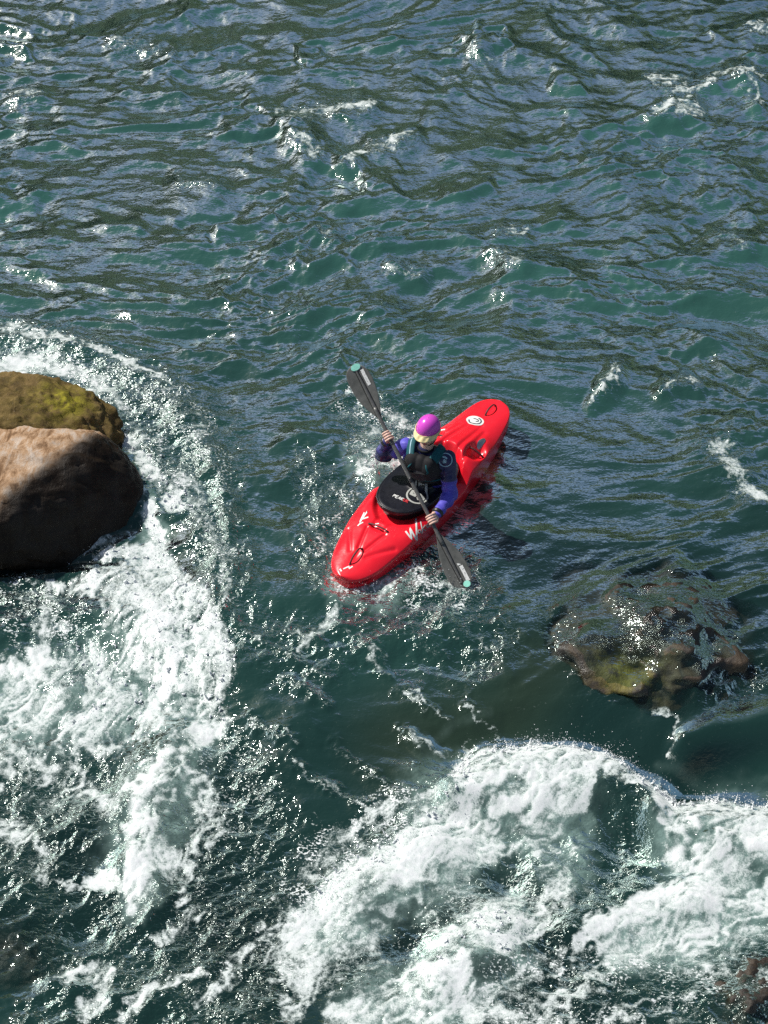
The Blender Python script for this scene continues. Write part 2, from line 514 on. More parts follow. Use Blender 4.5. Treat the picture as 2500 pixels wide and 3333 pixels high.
def stroke(dst, pts, val, qx=QX, qy=QY, soft=0.5, op='max'):
    """pts: (x, y, w) along a line in photo pixels; raises dst near the line"""
    pts = [(*p_, pts[0][2]) if len(p_) == 2 else p_ for p_ in pts]
    if len(pts) == 1: pts = [pts[0], (pts[0][0] + 1, pts[0][1], pts[0][2])]
    W = max(p_[2] for p_ in pts) * 1.35
    bx = [p_[0] for p_ in pts]; by = [p_[1] for p_ in pts]
    sel = np.nonzero((qx > min(bx) - W) & (qx < max(bx) + W) & (qy > min(by) - W) & (qy < max(by) + W))[0]
    if len(sel) == 0: return
    x, y = qx[sel], qy[sel]
    best = np.full(len(sel), 9.0)
    for (x0, y0, w0), (x1, y1, w1) in zip(pts, pts[1:]):
        dx, dy = x1 - x0, y1 - y0
        t = np.clip(((x - x0) * dx + (y - y0) * dy) / (dx * dx + dy * dy + 1e-9), 0, 1)
        d = np.hypot(x - x0 - t * dx, y - y0 - t * dy) / (w0 + t * (w1 - w0))
        best = np.minimum(best, d)
    v = val * sstep(1.0 + soft * 0.6, 1.0 - soft, best)
    if op == 'max': dst[sel] = np.maximum(dst[sel], v)
    elif op == 'add': dst[sel] += v
    else: dst[sel] *= 1 - v

FO = np.zeros(len(X))     # foam cover
RO = np.zeros(len(X))     # roughness of the surface (fine chop, glitter)
HT = np.zeros(len(X))     # extra height
AE = np.zeros(len(X))     # aerated, pale green water
FL = np.zeros(len(X))     # scattered flecks and bubbles, plus sun glints painted as white dots
SP = np.zeros(len(X))     # where spray flies

# --- crest and shoulder of broken water round the left boulders
S = stroke
S(FO, [(-80, 1082, 26), (60, 1085, 26), (170, 1105, 24), (300, 1145, 20), (420, 1195, 16), (540, 1262, 12)], 0.62, soft=0.8)
S(FO, [(-60, 1130, 60), (120, 1150, 55), (300, 1205, 50), (430, 1270, 45), (520, 1340, 50)], 0.30, soft=0.9)
S(FO, [(-60, 1215, 35), (100, 1190, 30), (260, 1215, 30)], 0.62, soft=0.9)
S(FO, [(290, 1240, 50), (400, 1340, 60), (490, 1450, 70), (560, 1540, 65), (640, 1640, 60)], 0.44, soft=0.9)
S(FO, [(345, 1385, 26), (410, 1450, 32), (470, 1500, 40), (520, 1570, 36), (580, 1640, 30)], 0.92, soft=0.7)
S(FO, [(520, 1600, 40), (620, 1650, 40), (690, 1730, 40), (720, 1830, 40), (745, 1950, 36)], 0.42, soft=0.9)
S(FL, [(-60, 1130, 90), (120, 1150, 95), (300, 1205, 95), (450, 1290, 100), (560, 1400, 120), (640, 1540, 120), (700, 1700, 100), (740, 1850, 90), (740, 2000, 70)], 0.75)
S(FL, [(560, 1240, 30), (640, 1330, 40), (730, 1450, 40), (800, 1540, 30)], 0.7)
S(FO, [(560, 1290, 36), (640, 1400, 50), (690, 1530, 44)], 0.32, soft=0.9)
S(RO, [(-60, 1150, 110), (200, 1180, 120), (430, 1290, 130), (560, 1430, 150), (660, 1580, 130), (740, 1760, 110), (760, 1950, 90)], 1.0)
S(RO, [(690, 1350, 70), (790, 1500, 70)], 0.45)
S(HT, [(-80, 1095, 40), (170, 1112, 40), (420, 1210, 40), (580, 1330, 50), (680, 1480, 50), (730, 1620, 35), (750, 1760, 12)], 0.05, PX, PY, 1.0)
# --- chute beside the boulder and the boil below it
S(FO, [(470, 1690, 26), (420, 1745, 30), (340, 1790, 26), (240, 1800, 14)], 0.55, soft=0.9)
S(FO, [(492, 1640, 26), (505, 1730, 40), (500, 1790, 60)], 0.8, soft=0.6)
S(AE, [(492, 1640, 30), (510, 1730, 50), (490, 1830, 80)], 0.8)
S(FO, [(330, 1835, 20), (400, 1830, 30), (470, 1810, 50), (520, 1880, 95), (560, 1980, 110), (640, 2060, 105), (690, 2150, 80)], 1.0, soft=0.55)
S(FO, [(150, 1925, 20), (300, 1920, 45), (420, 1960, 100), (480, 2060, 150), (560, 2160, 150), (600, 2260, 110)], 0.88, soft=0.7)
S(FO, [(-80, 2190, 60), (60, 2190, 70), (220, 2160, 90), (350, 2200, 120)], 0.80, soft=0.8)
S(FO, [(-80, 2300, 150), (150, 2330, 160), (400, 2330, 150), (560, 2320, 120)], 0.66, soft=0.9)
S(FO, [(720, 2080, 50), (720, 2220, 60), (680, 2330, 70), (600, 2450, 70), (510, 2560, 60), (470, 2680, 60), (440, 2800, 60), (440, 2900, 60)], 0.92, soft=0.7)
S(FO, [(-80, 2500, 140), (120, 2480, 130), (320, 2480, 110)], 0.56, soft=0.9)
S(FO, [(-60, 2700, 80), (60, 2700, 70), (150, 2860, 60)], 0.48, soft=0.9)
S(FO, [(100, 1950, 90), (180, 2060, 100)], 0.42, soft=0.9)
S(FO, [(640, 2560, 70), (680, 2680, 80), (640, 2780, 60)], 0.50, soft=0.9)
S(FO, [(520, 2800, 70), (640, 2860, 70), (600, 2990, 50), (520, 3060, 30)], 0.60, soft=0.9)
S(FO, [(330, 2860, 40), (440, 2930, 50)], 0.85, soft=0.8)
S(FO, [(200, 2880, 24), (340, 2870, 18)], 0.7, soft=0.9)
S(FO, [(230, 3170, 40), (330, 3160, 45), (350, 3230, 40), (300, 3290, 40)], 0.78, soft=0.7)
S(FO, [(400, 3330, 30), (500, 3200, 26), (640, 3180, 20)], 0.6, soft=0.9)
S(AE, [(-80, 2330, 150), (200, 2280, 180), (500, 2200, 200), (560, 2450, 150), (450, 2800, 130), (440, 2950, 60)], 0.75)
S(RO, [(-80, 1960, 90), (120, 1950, 120), (200, 2100, 150)], 0.9)
S(RO, [(-80, 2650, 300), (250, 2750, 330), (600, 2700, 250), (700, 2900, 200), (300, 3050, 250)], 0.85)
S(RO, [(720, 2500, 150), (820, 2700, 170), (780, 2900, 190)], 0.75)
S(RO, [(300, 3300, 250), (700, 3250, 250), (900, 3100, 150)], 0.8)
# --- wave and foam pile at the lower right
S(FO, [(1490, 2560, 40), (1560, 2510, 70), (1680, 2490, 75), (1820, 2500, 80), (1960, 2500, 65), (2060, 2560, 50), (2140, 2620, 40)], 1.0, soft=0.35)
S(FO, [(1540, 2580, 90), (1720, 2600, 130), (1850, 2600, 90)], 1.0, soft=0.5)
S(FO, [(2140, 2660, 45), (2220, 2690, 80), (2350, 2690, 100), (2560, 2700, 110)], 1.0, soft=0.35)
S(FO, [(2240, 2800, 90), (2350, 2800, 120), (2560, 2800, 130)], 0.97, soft=0.6)
S(FO, [(2200, 2950, 60), (2350, 2920, 80), (2560, 2930, 110)], 0.86, soft=0.8)
S(FO, [(1500, 2690, 120), (1380, 2780, 130), (1230, 2870, 120), (1080, 2960, 90), (960, 3040, 60)], 0.90, soft=0.7)
S(FO, [(1620, 2760, 90), (1700, 2720, 110), (1800, 2760, 90)], 0.78, soft=0.8)
S(FO, [(1780, 2800, 70), (1800, 2920, 70), (1760, 3010, 60)], 0.66, soft=0.9)
S(FO, [(1560, 3000, 70), (1640, 3060, 90), (1700, 3060, 70)], 0.95, soft=0.6)
S(FO, [(1480, 3060, 60), (1400, 3160, 80), (1300, 3250, 90), (1150, 3340, 90)], 0.92, soft=0.7)
S(FO, [(1480, 3230, 110), (1380, 3330, 130)], 0.80, soft=0.8)
S(FO, [(1400, 2950, 70), (1300, 3000, 50), (1160, 3080, 50), (1000, 3160, 40)], 0.66, soft=0.9)
S(FO, [(1860, 3080, 40), (1990, 3010, 55), (2140, 2960, 60), (2260, 2930, 70)], 0.84, soft=0.6)
S(FO, [(2000, 3100, 90), (2200, 3060, 100), (2420, 3030, 100)], 0.66, soft=0.9)
S(FO, [(1700, 3230, 100), (1900, 3200, 120), (2150, 3180, 110)], 0.50, soft=0.9)
S(FO, [(1700, 3330, 90), (2000, 3320, 110), (2250, 3280, 90)], 0.46, soft=0.9)
S(FO, [(1000, 2840, 70), (1130, 2740, 80), (1260, 2660, 60), (1400, 2590, 40)], 0.46, soft=0.9)
S(FO, [(880, 3050, 60), (760, 3160, 50), (640, 3250, 40)], 0.50, soft=0.9)
S(FO, [(1060, 3180, 60), (950, 3290, 70)], 0.55, soft=0.9)
S(FO, [(2460, 3180, 60), (2500, 3250, 40)], 0.45, soft=0.9)
S(AE, [(1500, 2650, 200), (1750, 2650, 220), (1850, 2800, 100)], 0.8)
S(AE, [(2250, 2750, 160), (2450, 2800, 250), (2300, 3000, 150), (2050, 3080, 100)], 0.9)
S(AE, [(1450, 2800, 150), (1250, 2900, 150), (1050, 3020, 100)], 0.8)
S(AE, [(1620, 3080, 140), (1430, 3200, 160), (1300, 3333, 200)], 0.9)
S(RO, [(1500, 2700, 250), (1900, 2800, 300), (1300, 3000, 300), (1800, 3200, 300), (2400, 3200, 250)], 0.9)
S(SP, [(1490, 2530, 40), (1560, 2470, 45), (1700, 2440, 45), (1850, 2445, 45), (2000, 2440, 45), (2080, 2530, 45), (2170, 2610, 40), (2330, 2610, 45), (2520, 2620, 45)], 1.0)
S(SP, [(1480, 2580, 50), (1330, 2720, 60), (1130, 2830, 60), (980, 2950, 60)], 0.5)
S(SP, [(500, 1700, 40), (560, 1850, 60), (700, 2040, 60), (770, 2130, 50), (720, 2300, 60)], 0.7)
S(SP, [(300, 1850, 80), (450, 2000, 150), (600, 2200, 120), (300, 2250, 150)], 0.35)
S(SP, [(380, 1420, 40), (560, 1600, 60), (700, 1760, 50)], 0.4)
S(SP, [(1550, 3000, 60), (1680, 3060, 60), (1400, 3150, 60)], 0.5)
S(FL, [(700, 2450, 100), (800, 2650, 130), (800, 2850, 130), (650, 3000, 150), (900, 3150, 150)], 0.6)
S(FL, [(60, 1960, 100), (180, 2050, 100), (60, 2080, 80)], 0.8)
S(FL, [(250, 2600, 150), (150, 2800, 200), (300, 3000, 200), (120, 3000, 150), (500, 3250, 250)], 0.4)
S(FL, [(1300, 2620, 100), (1100, 2760, 120), (960, 2900, 100)], 0.9)
S(FL, [(1700, 3200, 200), (2100, 3200, 200), (2400, 3250, 150)], 0.7)
S(FL, [(2000, 2750, 80), (1650, 2860, 70), (1310, 3060, 70)], 0.5)
S(FO, [(1000, 3100, 220), (1350, 2950, 230), (1700, 2950, 230), (2050, 3100, 230), (2500, 3050, 200)], 0.52, soft=0.9)
S(FO, [(-80, 2400, 230), (250, 2450, 230), (480, 2600, 150)], 0.50, soft=0.9)
S(FO, [(1250, 3300, 200), (1800, 3300, 200), (2200, 3250, 150)], 0.48, soft=0.9)
# windows of dark water between the foam
for pts, v in (([(1960, 2640, 45), (2020, 2720, 70), (2060, 2830, 70), (1990, 2920, 60)], 0.82), ([(1590, 2880, 50), (1680, 2830, 50)], 0.9),
               ([(1300, 3080, 60), (1340, 3040, 50)], 0.85), ([(1700, 3110, 26), (1840, 3050, 30), (1960, 2960, 40)], 0.9),
               ([(280, 2480, 40), (340, 2540, 45)], 0.55), ([(300, 2760, 70), (220, 2820, 60)], 0.6), ([(300, 2990, 90), (120, 3020, 90)], 0.85),
               ([(1560, 3190, 40), (1640, 3170, 30)], 0.7), ([(2330, 3230, 60), (2450, 3280, 70)], 0.55)):
    S(FO, pts, v, soft=0.7, op='mul'); S(AE, pts, v * 0.9, op='mul')
S(HT, [(2230, 2440, 50), (2380, 2390, 60), (2560, 2330, 60)], 0.09, PX, PY, 1.0, 'add')
S(HT, [(2230, 2540, 50), (2400, 2500, 60), (2560, 2460, 60)], -0.10, PX, PY, 1.0, 'add')
# --- wave shapes in the drop
S(HT, [(1490, 2600, 60), (1600, 2570, 110), (1800, 2560, 120), (1980, 2570, 90), (2100, 2650, 70)], 0.17, PX, PY, 0.8, 'add')
S(HT, [(2150, 2720, 70), (2300, 2730, 110), (2560, 2750, 120)], 0.16, PX, PY, 0.8, 'add')
S(HT, [(1450, 2440, 60), (1650, 2380, 60), (1900, 2370, 60), (2080, 2460, 60), (2300, 2560, 70), (2560, 2570, 70)], -0.10, PX, PY, 1.0, 'add')
S(HT, [(1400, 2790, 110), (1150, 2930, 90)], 0.10, PX, PY, 1.0, 'add')
S(HT, [(2020, 2780, 110)], -0.06, PX, PY, 1.0, 'add')
S(HT, [(1640, 2860, 70)], -0.08, PX, PY, 1.0, 'add')
S(HT, [(1620, 3060, 110), (1430, 3190, 90)], 0.14, PX, PY, 1.0, 'add')
S(HT, [(1320, 3060, 90)], -0.10, PX, PY, 1.0, 'add')
S(HT, [(560, 2050, 170), (420, 1950, 150), (660, 2200, 120)], 0.14, PX, PY, 1.0, 'add')
S(HT, [(560, 2450, 110), (450, 2800, 90)], 0.09, PX, PY, 1.0, 'add')
S(HT, [(300, 3010, 130)], -0.07, PX, PY, 1.0, 'add')
S(HT, [(1850, 3060, 60), (2050, 2990, 70), (2250, 2960, 80)], 0.08, PX, PY, 1.0, 'add')
S(HT, [(2200, 1860, 40), (2290, 1960, 55), (2340, 2060, 55), (2290, 2160, 50)], 0.045, PX, PY, 1.0, 'add')
S(HT, [(1960, 2080, 40), (1990, 2200, 40), (2030, 2270, 30)], 0.02, PX, PY, 1.0, 'add')
S(FO, [(2110, 2330, 16), (2160, 2345, 16), (2190, 2370, 16), (2185, 2420, 8), (2190, 2500, 6), (2180, 2560, 5)], 0.46, soft=0.8)
for pts in ([(2150, 2470, 14), (2300, 2530, 12), (2520, 2500, 14)], [(2220, 2400, 10), (2380, 2370, 12), (2520, 2330, 10)], [(1400, 2420, 12), (1480, 2350, 14), (1600, 2320, 10)], [(1330, 2400, 10), (1420, 2470, 14), (1350, 2540, 10)]):
    S(AE, pts, 0.10, PX + 10 * wx, PY + 10 * wy, 1.0)
# --- streaks below the kayak, glitter on the tongue
for k in range(26):
    a0 = 760 + 760 * RNG.random(); b0 = 1960 + 640 * RNG.random()
    ln = 60 + 130 * RNG.random(); sl = 0.55 + 0.25 * RNG.random()
    S(RO, [(a0, b0, 20), (a0 + ln, b0 + ln * sl, 16)], 0.75 + 0.25 * RNG.random(), soft=0.9)
    S(FO, [(a0, b0, 11), (a0 + ln, b0 + ln * sl, 8)], 0.34 + 0.12 * RNG.random(), soft=0.9)
    S(HT, [(a0, b0, 24), (a0 + ln, b0 + ln * sl, 20)], 0.020, soft=1.0, op='add')
S(RO, [(2210, 1900, 50), (2290, 2000, 80), (2330, 2100, 80), (2250, 2180, 60)], 0.85)
S(RO, [(1850, 1960, 60), (1800, 2080, 60), (1950, 2250, 60)], 0.5)
S(RO, [(2080, 1900, 90), (2120, 2050, 150), (2080, 2200, 130)], 0.4)
S(RO, [(2330, 2260, 80), (2450, 2200, 80)], 0.7)
S(RO, [(830, 2050, 110), (1000, 2150, 130), (1150, 2080, 120)], 0.75)
S(RO, [(1320, 2010, 130), (1500, 2150, 140), (1580, 2080, 120)], 0.7)
S(FO, [(960, 2120, 20), (1060, 2040, 26), (1130, 1980, 22)], 0.52, soft=0.9)
S(FO, [(1525, 2400, 12), (1512, 2480, 9)], 0.8, soft=0.8)
# --- round the kayak and the blades
S(FO, [(1190, 1525, 36), (1240, 1500, 46), (1300, 1540, 40)], 0.74, soft=0.7)
S(FO, [(1150, 1340, 45), (1210, 1385, 50), (1290, 1360, 50), (1330, 1400, 40)], 0.36, soft=0.9)
S(FO, [(1085, 1905, 30), (1160, 1935, 45), (1240, 1925, 36), (1310, 1880, 24)], 0.62, soft=0.9)
S(FO, [(1350, 1850, 30), (1370, 1900, 45), (1440, 1945, 50), (1530, 1900, 45), (1500, 1850, 24)], 0.36, soft=0.9)
S(FO, [(1010, 1690, 30), (1080, 1790, 40), (1060, 1870, 30)], 0.30
, soft=0.9)
S(FL, [(1140, 1310, 50), (1190, 1370, 60), (1280, 1370, 60), (1330, 1400, 40)], 1.0)
S(FL, [(1180, 1440, 60), (1180, 1540, 50), (1110, 1600, 50)], 0.8)
S(FL, [(1010, 1560, 50), (1100, 1660, 60), (1040, 1790, 60), (1070, 1890, 50), (1180, 1950, 60)], 0.85)
S(FL, [(1350, 1860, 40), (1370, 1920, 60), (1450, 1950, 60), (1540, 1890, 50), (1480, 1830, 20)], 1.0)
S(FL, [(1580, 1780, 16), (1620, 1760, 20)], 0.8)
S(SP, [(1150, 1350, 60), (1290, 1390, 60)], 0.7)
S(SP, [(1190, 1510, 70), (1290, 1540, 50)], 0.9)
S(SP, [(1360, 1900, 60), (1540, 1900, 60)], 0.9)
S(SP, [(1090, 1900, 40), (1220, 1930, 40)], 0.6)
S(FO, [(1010, 1690, 10), (1011, 1691, 10)], 0.1, soft=0.9)
S(AE, [(1190, 1500, 80), (1290, 1540, 70)], 0.6)
S(AE, [(1090, 1915, 60), (1250, 1935, 70), (1320, 1890, 40)], 0.7)
S(RO, [(1160, 1340, 80), (1300, 1370, 80), (1220, 1500, 90)], 0.9)
S(RO, [(1000, 1560, 90), (1090, 1660, 90), (1030, 1830, 90), (1120, 1930, 80)], 0.85)
S(RO, [(1400, 1900, 110), (1540, 1900, 90)], 1.0)
# --- rounded swells and glassy boils upstream
CALM0 = []
for k in range(34):
    a0 = -50 + 2600 * RNG.random(); b0 = 40 + 1450 * RNG.random() ** 0.9
    if b0 > 1000 and a0 < 850: continue
    sc_ = 0.55 + 0.6 * b0 / 1500; ln = (90 + 170 * RNG.random()) * sc_; wd = (26 + 40 * RNG.random()) * sc_
    sl = -0.25 + 0.5 * RNG.random()
    S(HT, [(a0, b0, wd), (a0 + ln, b0 + ln * sl, wd * 0.8)], (0.030 + 0.045 * RNG.random()) * (1 if RNG.random() < 0.7 else -0.7), PX + 40 * wx, PY + 30 * wy, 1.0, 'add')
    if RNG.random() < 0.6: CALM0.append(([(a0, b0 + 20, wd * 1.3), (a0 + ln, b0 + ln * sl + 20, wd)], 0.5 + 0.35 * RNG.random()))
S(HT, [(1360, 985, 80), (1560, 1000, 80)], -0.06, PX, PY, 1.0, 'add')
S(HT, [(1250, 1090, 50), (1450, 1110, 60), (1650, 1080, 50)], 0.05, PX, PY, 1.0, 'add')
# --- small breaking crests upstream
for pts, v in (([(2135, 262, 26), (2190, 290, 28), (2240, 315, 20), (2300, 285, 16), (2350, 255, 16), (2420, 240, 14), (2480, 275, 14)], 0.66),
               ([(2120, 395, 14), (2180, 380, 18), (2265, 360, 14)], 0.72), ([(2400, 250, 12), (2440, 300, 14), (2470, 360, 10)], 0.5),
               ([(930, 385, 18), (1010, 370, 24), (1110, 365, 26), (1200, 345, 16)], 0.54), ([(950, 470, 14), (990, 480, 16), (1000, 520, 14), (1040, 515, 10)], 0.62),
               ([(1130, 535, 12), (1180, 500, 14), (1250, 485, 14), (1330, 460, 18)], 0.60), ([(1930, 1315, 10), (1975, 1280, 14), (2005, 1250, 12)], 0.68),
               ([(1960, 1260, 10), (2010, 1215, 14)], 0.5), ([(2150, 1280, 10), (2220, 1250, 14), (2270, 1270, 10)], 0.55), ([(2340, 1480, 40), (2400, 1560, 34), (2440, 1610, 24), (2510, 1640, 26)], 0.56),
               ([(60, 330, 18), (130, 310, 14)], 0.5), ([(380, 160, 14), (540, 175, 16)], 0.42), ([(2440, 100, 12), (2500, 95, 14)], 0.62),
               ([(1040, 770, 14), (1100, 790, 12)], 0.40), ([(600, 600, 20), (700, 620, 18)], 0.40), ([(1620, 840, 20), (1700, 880, 16)], 0.42),
               ([(1280, 870, 10), (1370, 890, 12)], 0.55), ([(1640, 750, 16), (1700, 760, 14)], 0.45), ([(2330, 760, 16), (2420, 820, 16)], 0.4), ([(1550, 180, 16), (1590, 200, 12)], 0.5)):
    S(FO, [(a_, b_, c_ * 1.25) for a_, b_, c_ in pts], v * 0.86, soft=1.0)
    S(FL, [(a_, b_, c_ * 1.8) for a_, b_, c_ in pts], 0.4)
    S(RO, [(a_, b_, c_ * 2) for a_, b_, c_ in pts], 0.45)
    S(HT, [(a_, b_ + 8, c_ * 2.6) for a_, b_, c_ in pts], 0.055, PX, PY, 1.0, 'add')

# --- random chop: one big patch of waves in three wavelength bands
def bands(N, L):
    k1 = np.fft.fftfreq(N, L / N) * 2 * math.pi
    KX, KY = np.meshgrid(k1, k1)
    K = np.hypot(KX, KY); K[0, 0] = 1e9
    white = np.fft.fft2(RNG.normal(size=(N, N)))
    lam = 2 * math.pi / K
    cosd = KY / K
    out = []
    for lo, hi, spread in ((0.42, 1.7, 0.45), (0.12, 0.38, 0.55), (0.034, 0.12, 0.7)):
        Wn = np.exp(-(np.log(lam / math.sqrt(lo * hi)) / (0.55 * math.log(hi / lo))) ** 2 * 1.4) * K ** -2.0 * (spread + (1 - spread) * cosd ** 2)
        H = white * Wn
        sl = math.sqrt(np.mean(np.abs(H * K) ** 2) / N / N) / N * N
        H = H / sl
        h = np.fft.ifft2(H).real
        gx = np.fft.ifft2(H * 1j * KX).real; gy = np.fft.ifft2(H * 1j * KY).real
        rm = math.sqrt((gx ** 2 + gy ** 2).mean())
        dx = np.fft.ifft2(-1j * H * KX / K).real / rm; dy = np.fft.ifft2(-1j * H * KY / K).real / rm
        out.append((h / rm, dx, dy))
    return out
LT, NT_ = 16.0, 2048
BD = bands(NT_, LT)
def samp(A, x, y):
    u = np.mod(x / LT, 1) * NT_; v = np.mod(y / LT, 1) * NT_
    i = u.astype(np.int64); j = v.astype(np.int64); fu = u - i; fv = v - j
    i %= NT_; j %= NT_; i1 = (i + 1) % NT_; j1 = (j + 1) % NT_
    return (A[j, i] * (1 - fu) + A[j, i1] * fu) * (1 - fv) + (A[j1, i] * (1 - fu) + A[j1, i1] * fu) * fv
# the current bends the wave pattern
cx = 0.55 * perlin2(X * 0.33 + 3, Y * 0.33) + 0.13 * perlin2(X * 0.9, Y * 0.9 + 8)
cyy = 0.55 * perlin2(X * 0.33 + 60, Y * 0.33 + 2) + 0.13 * perlin2(X * 0.9 + 31, Y * 0.9)
SXY = []
for rot, ox in ((R(34), 0.0), (R(-22), 5.3)):
    SXY.append(((X + cx) * math.cos(rot) + (Y + cyy) * math.sin(rot) + ox, -(X + cx) * math.sin(rot) + (Y + cyy) * math.cos(rot) + ox * 0.7))
mA = sstep(-0.35, 0.35, perlin2(X * 0.42 + 17, Y * 0.42) + 0.5 * perlin2(X * 1.1 + 3, Y * 1.1))
mN = np.sqrt(mA * mA + (1 - mA) ** 2)
def mixs(A): return (samp(A, *SXY[0]) * mA + samp(A, *SXY[1]) * (1 - mA)) / mN
patch = 0.5 + 0.5 * np.clip(1.6 * perlin2(X * 0.55 + 20, Y * 0.55) + 0.8 * perlin2(X * 1.5, Y * 1.5 + 20), -1, 1)     # calm / rough patches
upper = sstep(1650, 900, PY)
calm = np.zeros(len(X))
for pts, v in (([(1900, 1700, 250), (2350, 1750, 250), (2250, 1900, 250)], 0.7), ([(1200, 2330, 220), (1500, 2330, 180)], 0.75), ([(1800, 2300, 150), (1650, 2380, 90), (2350, 2450, 180), (2520, 2420, 150)], 0.8),
               ([(1500, 1000, 200), (1700, 1050, 150)], 0.5), ([(860, 1420, 100), (880, 1700, 80)], 0.5)):
    S(calm, pts, v, PX, PY, 1.0)
for pts, v in CALM0 + [([(1360, 985, 90), (1560, 1000, 90)], 0.85)]:
    S(calm, pts, v, QX, QY, 1.0)
RO = np.clip(RO + 0.06 * upper, 0, 1)
inf = 1 - 0.70 * np.clip(FO * 1.2, 0, 1)
aL = (0.075 + 0.03 * upper + 0.02 * patch) * (1 - 0.4 * calm)
aM = (0.030 + 0.12 * patch ** 1.3 + 0.02 * upper + 0.20 * RO) * (1 - 0.75 * calm) * inf
aH = (0.022 + 0.10 * patch ** 1.5 + 0.02 * upper + 0.30 * RO) * (1 - 0.85 * calm) * inf
nearfoam = np.clip(FO, 0, 1)
h = np.zeros(len(X)); ddx = np.zeros(len(X)); ddy = np.zeros(len(X))
for (Hh, Dx, Dy), amp, ch in zip(BD, (aL, aM, aH), (0.8, 0.55, 0.3)):
    h += amp * mixs(Hh)
    
    for (su_, sv_), wg, rt in ((SXY[0], mA / mN, R(34)), (SXY[1], (1 - mA) / mN, R(-22))):
        a1, b1 = samp(Dx, su_, sv_) * wg, samp(Dy, su_, sv_) * wg
        ddx -= ch * amp * (a1 * math.cos(rt) - b1 * math.sin(rt)); ddy -= ch * amp * (a1 * math.sin(rt) + b1 * math.cos(rt))

# long folds where the current shears, bent by the eddies
fu = (X + 1.15 * cx) * math.cos(R(10)) + (Y + 1.15 * cyy) * math.sin(R(10)); fv = -(X + 1.15 * cx) * math.sin(R(10)) + (Y + 1.15 * cyy) * math.cos(R(10))
for su, sv_, am in ((0.75, 1.8, 0.040), (1.7, 4.0, 0.0160), (3.6, 9.0, 0.0055)):
    n_ = perlin2(fu * su + 13 * su, fv * sv_ + 7)
    h += am * (1 - 2 * np.sqrt(n_ * n_ + 0.004)) * (0.55 + 0.75 * patch) * (1 - 0.55 * calm) * inf
# --- foam texture: torn filaments that run with the current
def filaments(ang, st, o):
    a, b = math.cos(ang), math.sin(ang)
    u = (X * a + Y * b) / st + 0.12 * wx; v = -X * b + Y * a + 0.12 * wy
    tot = 0
    for sc, am in ((3.2, 0.34), (7.5, 0.28), (16, 0.22), (34, 0.16)):
        tot = tot + am * (1 - np.abs(perlin2(u * sc + o, v * sc + o * 3 + 0.6 * wx2)) * 2.2)
    return tot
fl = filaments(R(72), 2.8, 3.0)
fr = filaments(R(28), 3.0, 11.0)
mR = sstep(850, 1350, PX)
up2 = filaments(R(-25), 2.4, 19.0)
FN = fl * (1 - mR) + fr * mR
mU = sstep(1950, 1700, PY)
FN = FN * (1 - mU) + up2 * mU
big = perlin2(X * 1.3 + 4, Y * 1.3) * 0.5 + perlin2(X * 2.9, Y * 2.9 + 8) * 0.35
foam = np.clip(FO * 1.02 - 0.08 + (FN - 0.42) * 1.25 + big * 0.42 - 0.10 * sstep(0.8, 1.0, FO), 0, 1.2)
foam *= sstep(0.14, 0.40, FO)
dens = np.clip(FO, 0, 1) ** 1.3
bil = (FN - 0.40) * 0.022 + np.abs(perlin2(X * 4.2 + 3, Y * 4.2)) * 0.030 + np.abs(perlin2(X * 9.5, Y * 9.5 + 4)) * 0.014 + np.abs(perlin2(X * 21, Y * 21)) * 0.007 + perlin2(X * 45, Y * 45) * 0.0035
h += dens * (bil - 0.008)
Z = zb + (h * fade) + HT
# smooth pillow over the bottom-left slab
S(HT, [(30, 3150, 120)], 0.0, PX, PY)

# --- film of water over the drowned rocks, and how clear it is there
clear = np.zeros(len(X))
for o, film, dscale in ((drowned, 0.012, 0.11), (corner, 0.012, 0.10), (slab, 0.03, 0.10)):
    me = o.data
    bvh = BVHTree.FromPolygons([v.co.copy() for v in me.vertices], [tuple(p_.vertices) for p_ in me.polygons])
    c = np.array(o.location); r = coords(me); mn, mx = r.min(0) + c, r.max(0) + c
    ids = np.nonzero((X > mn[0]) & (X < mx[0]) & (Y > mn[1]) & (Y < mx[1]))[0]
    zr = np.full(len(ids), -9.0)
    for n_, i in enumerate(ids):
        hit = bvh.ray_cast(Vector((X[i] - c[0], Y[i] - c[1], 3)), Vector((0, 0, -1)))
        if hit[0] is not None: zr[n_] = hit[0].z + c[2]
    z0 = Z[ids]
    nxs = int(((xs > mn[0]) & (xs < mx[0])).sum())
    zs = np.where(zr < -5, mn[2], zr).reshape(-1, nxs)
    for it in range(5):                                         # the sheet of water rides smoothly over the bumps
        for ax in (0, 1):
            zs = (np.roll(zs, 2, ax) + np.roll(zs, 1, ax) + zs + np.roll(zs, -1, ax) + np.roll(zs, -2, ax)) / 5
    lift = zs.ravel() + film + 0.25 * (h[ids] - np.mean(h[ids]))
    k = 0.05
    t = np.clip(0.5 + 0.5 * (lift - z0) / k, 0, 1)
    zn = z0 * (1 - t) + lift * t + k * t * (1 - t)
    zn = np.where(zr < -5, z0, zn)
    Z[ids] = zn
    clear[ids] = np.where(zr < -5, 0, np.maximum(clear[ids], 0.93 * np.exp(-np.maximum(zn - zr - film, 0) / dscale)))
clear *= 1 - 0.8 * foam

Xd = X + ddx * fade * (1 - calm * 0.3); Yd = Y + ddy * fade
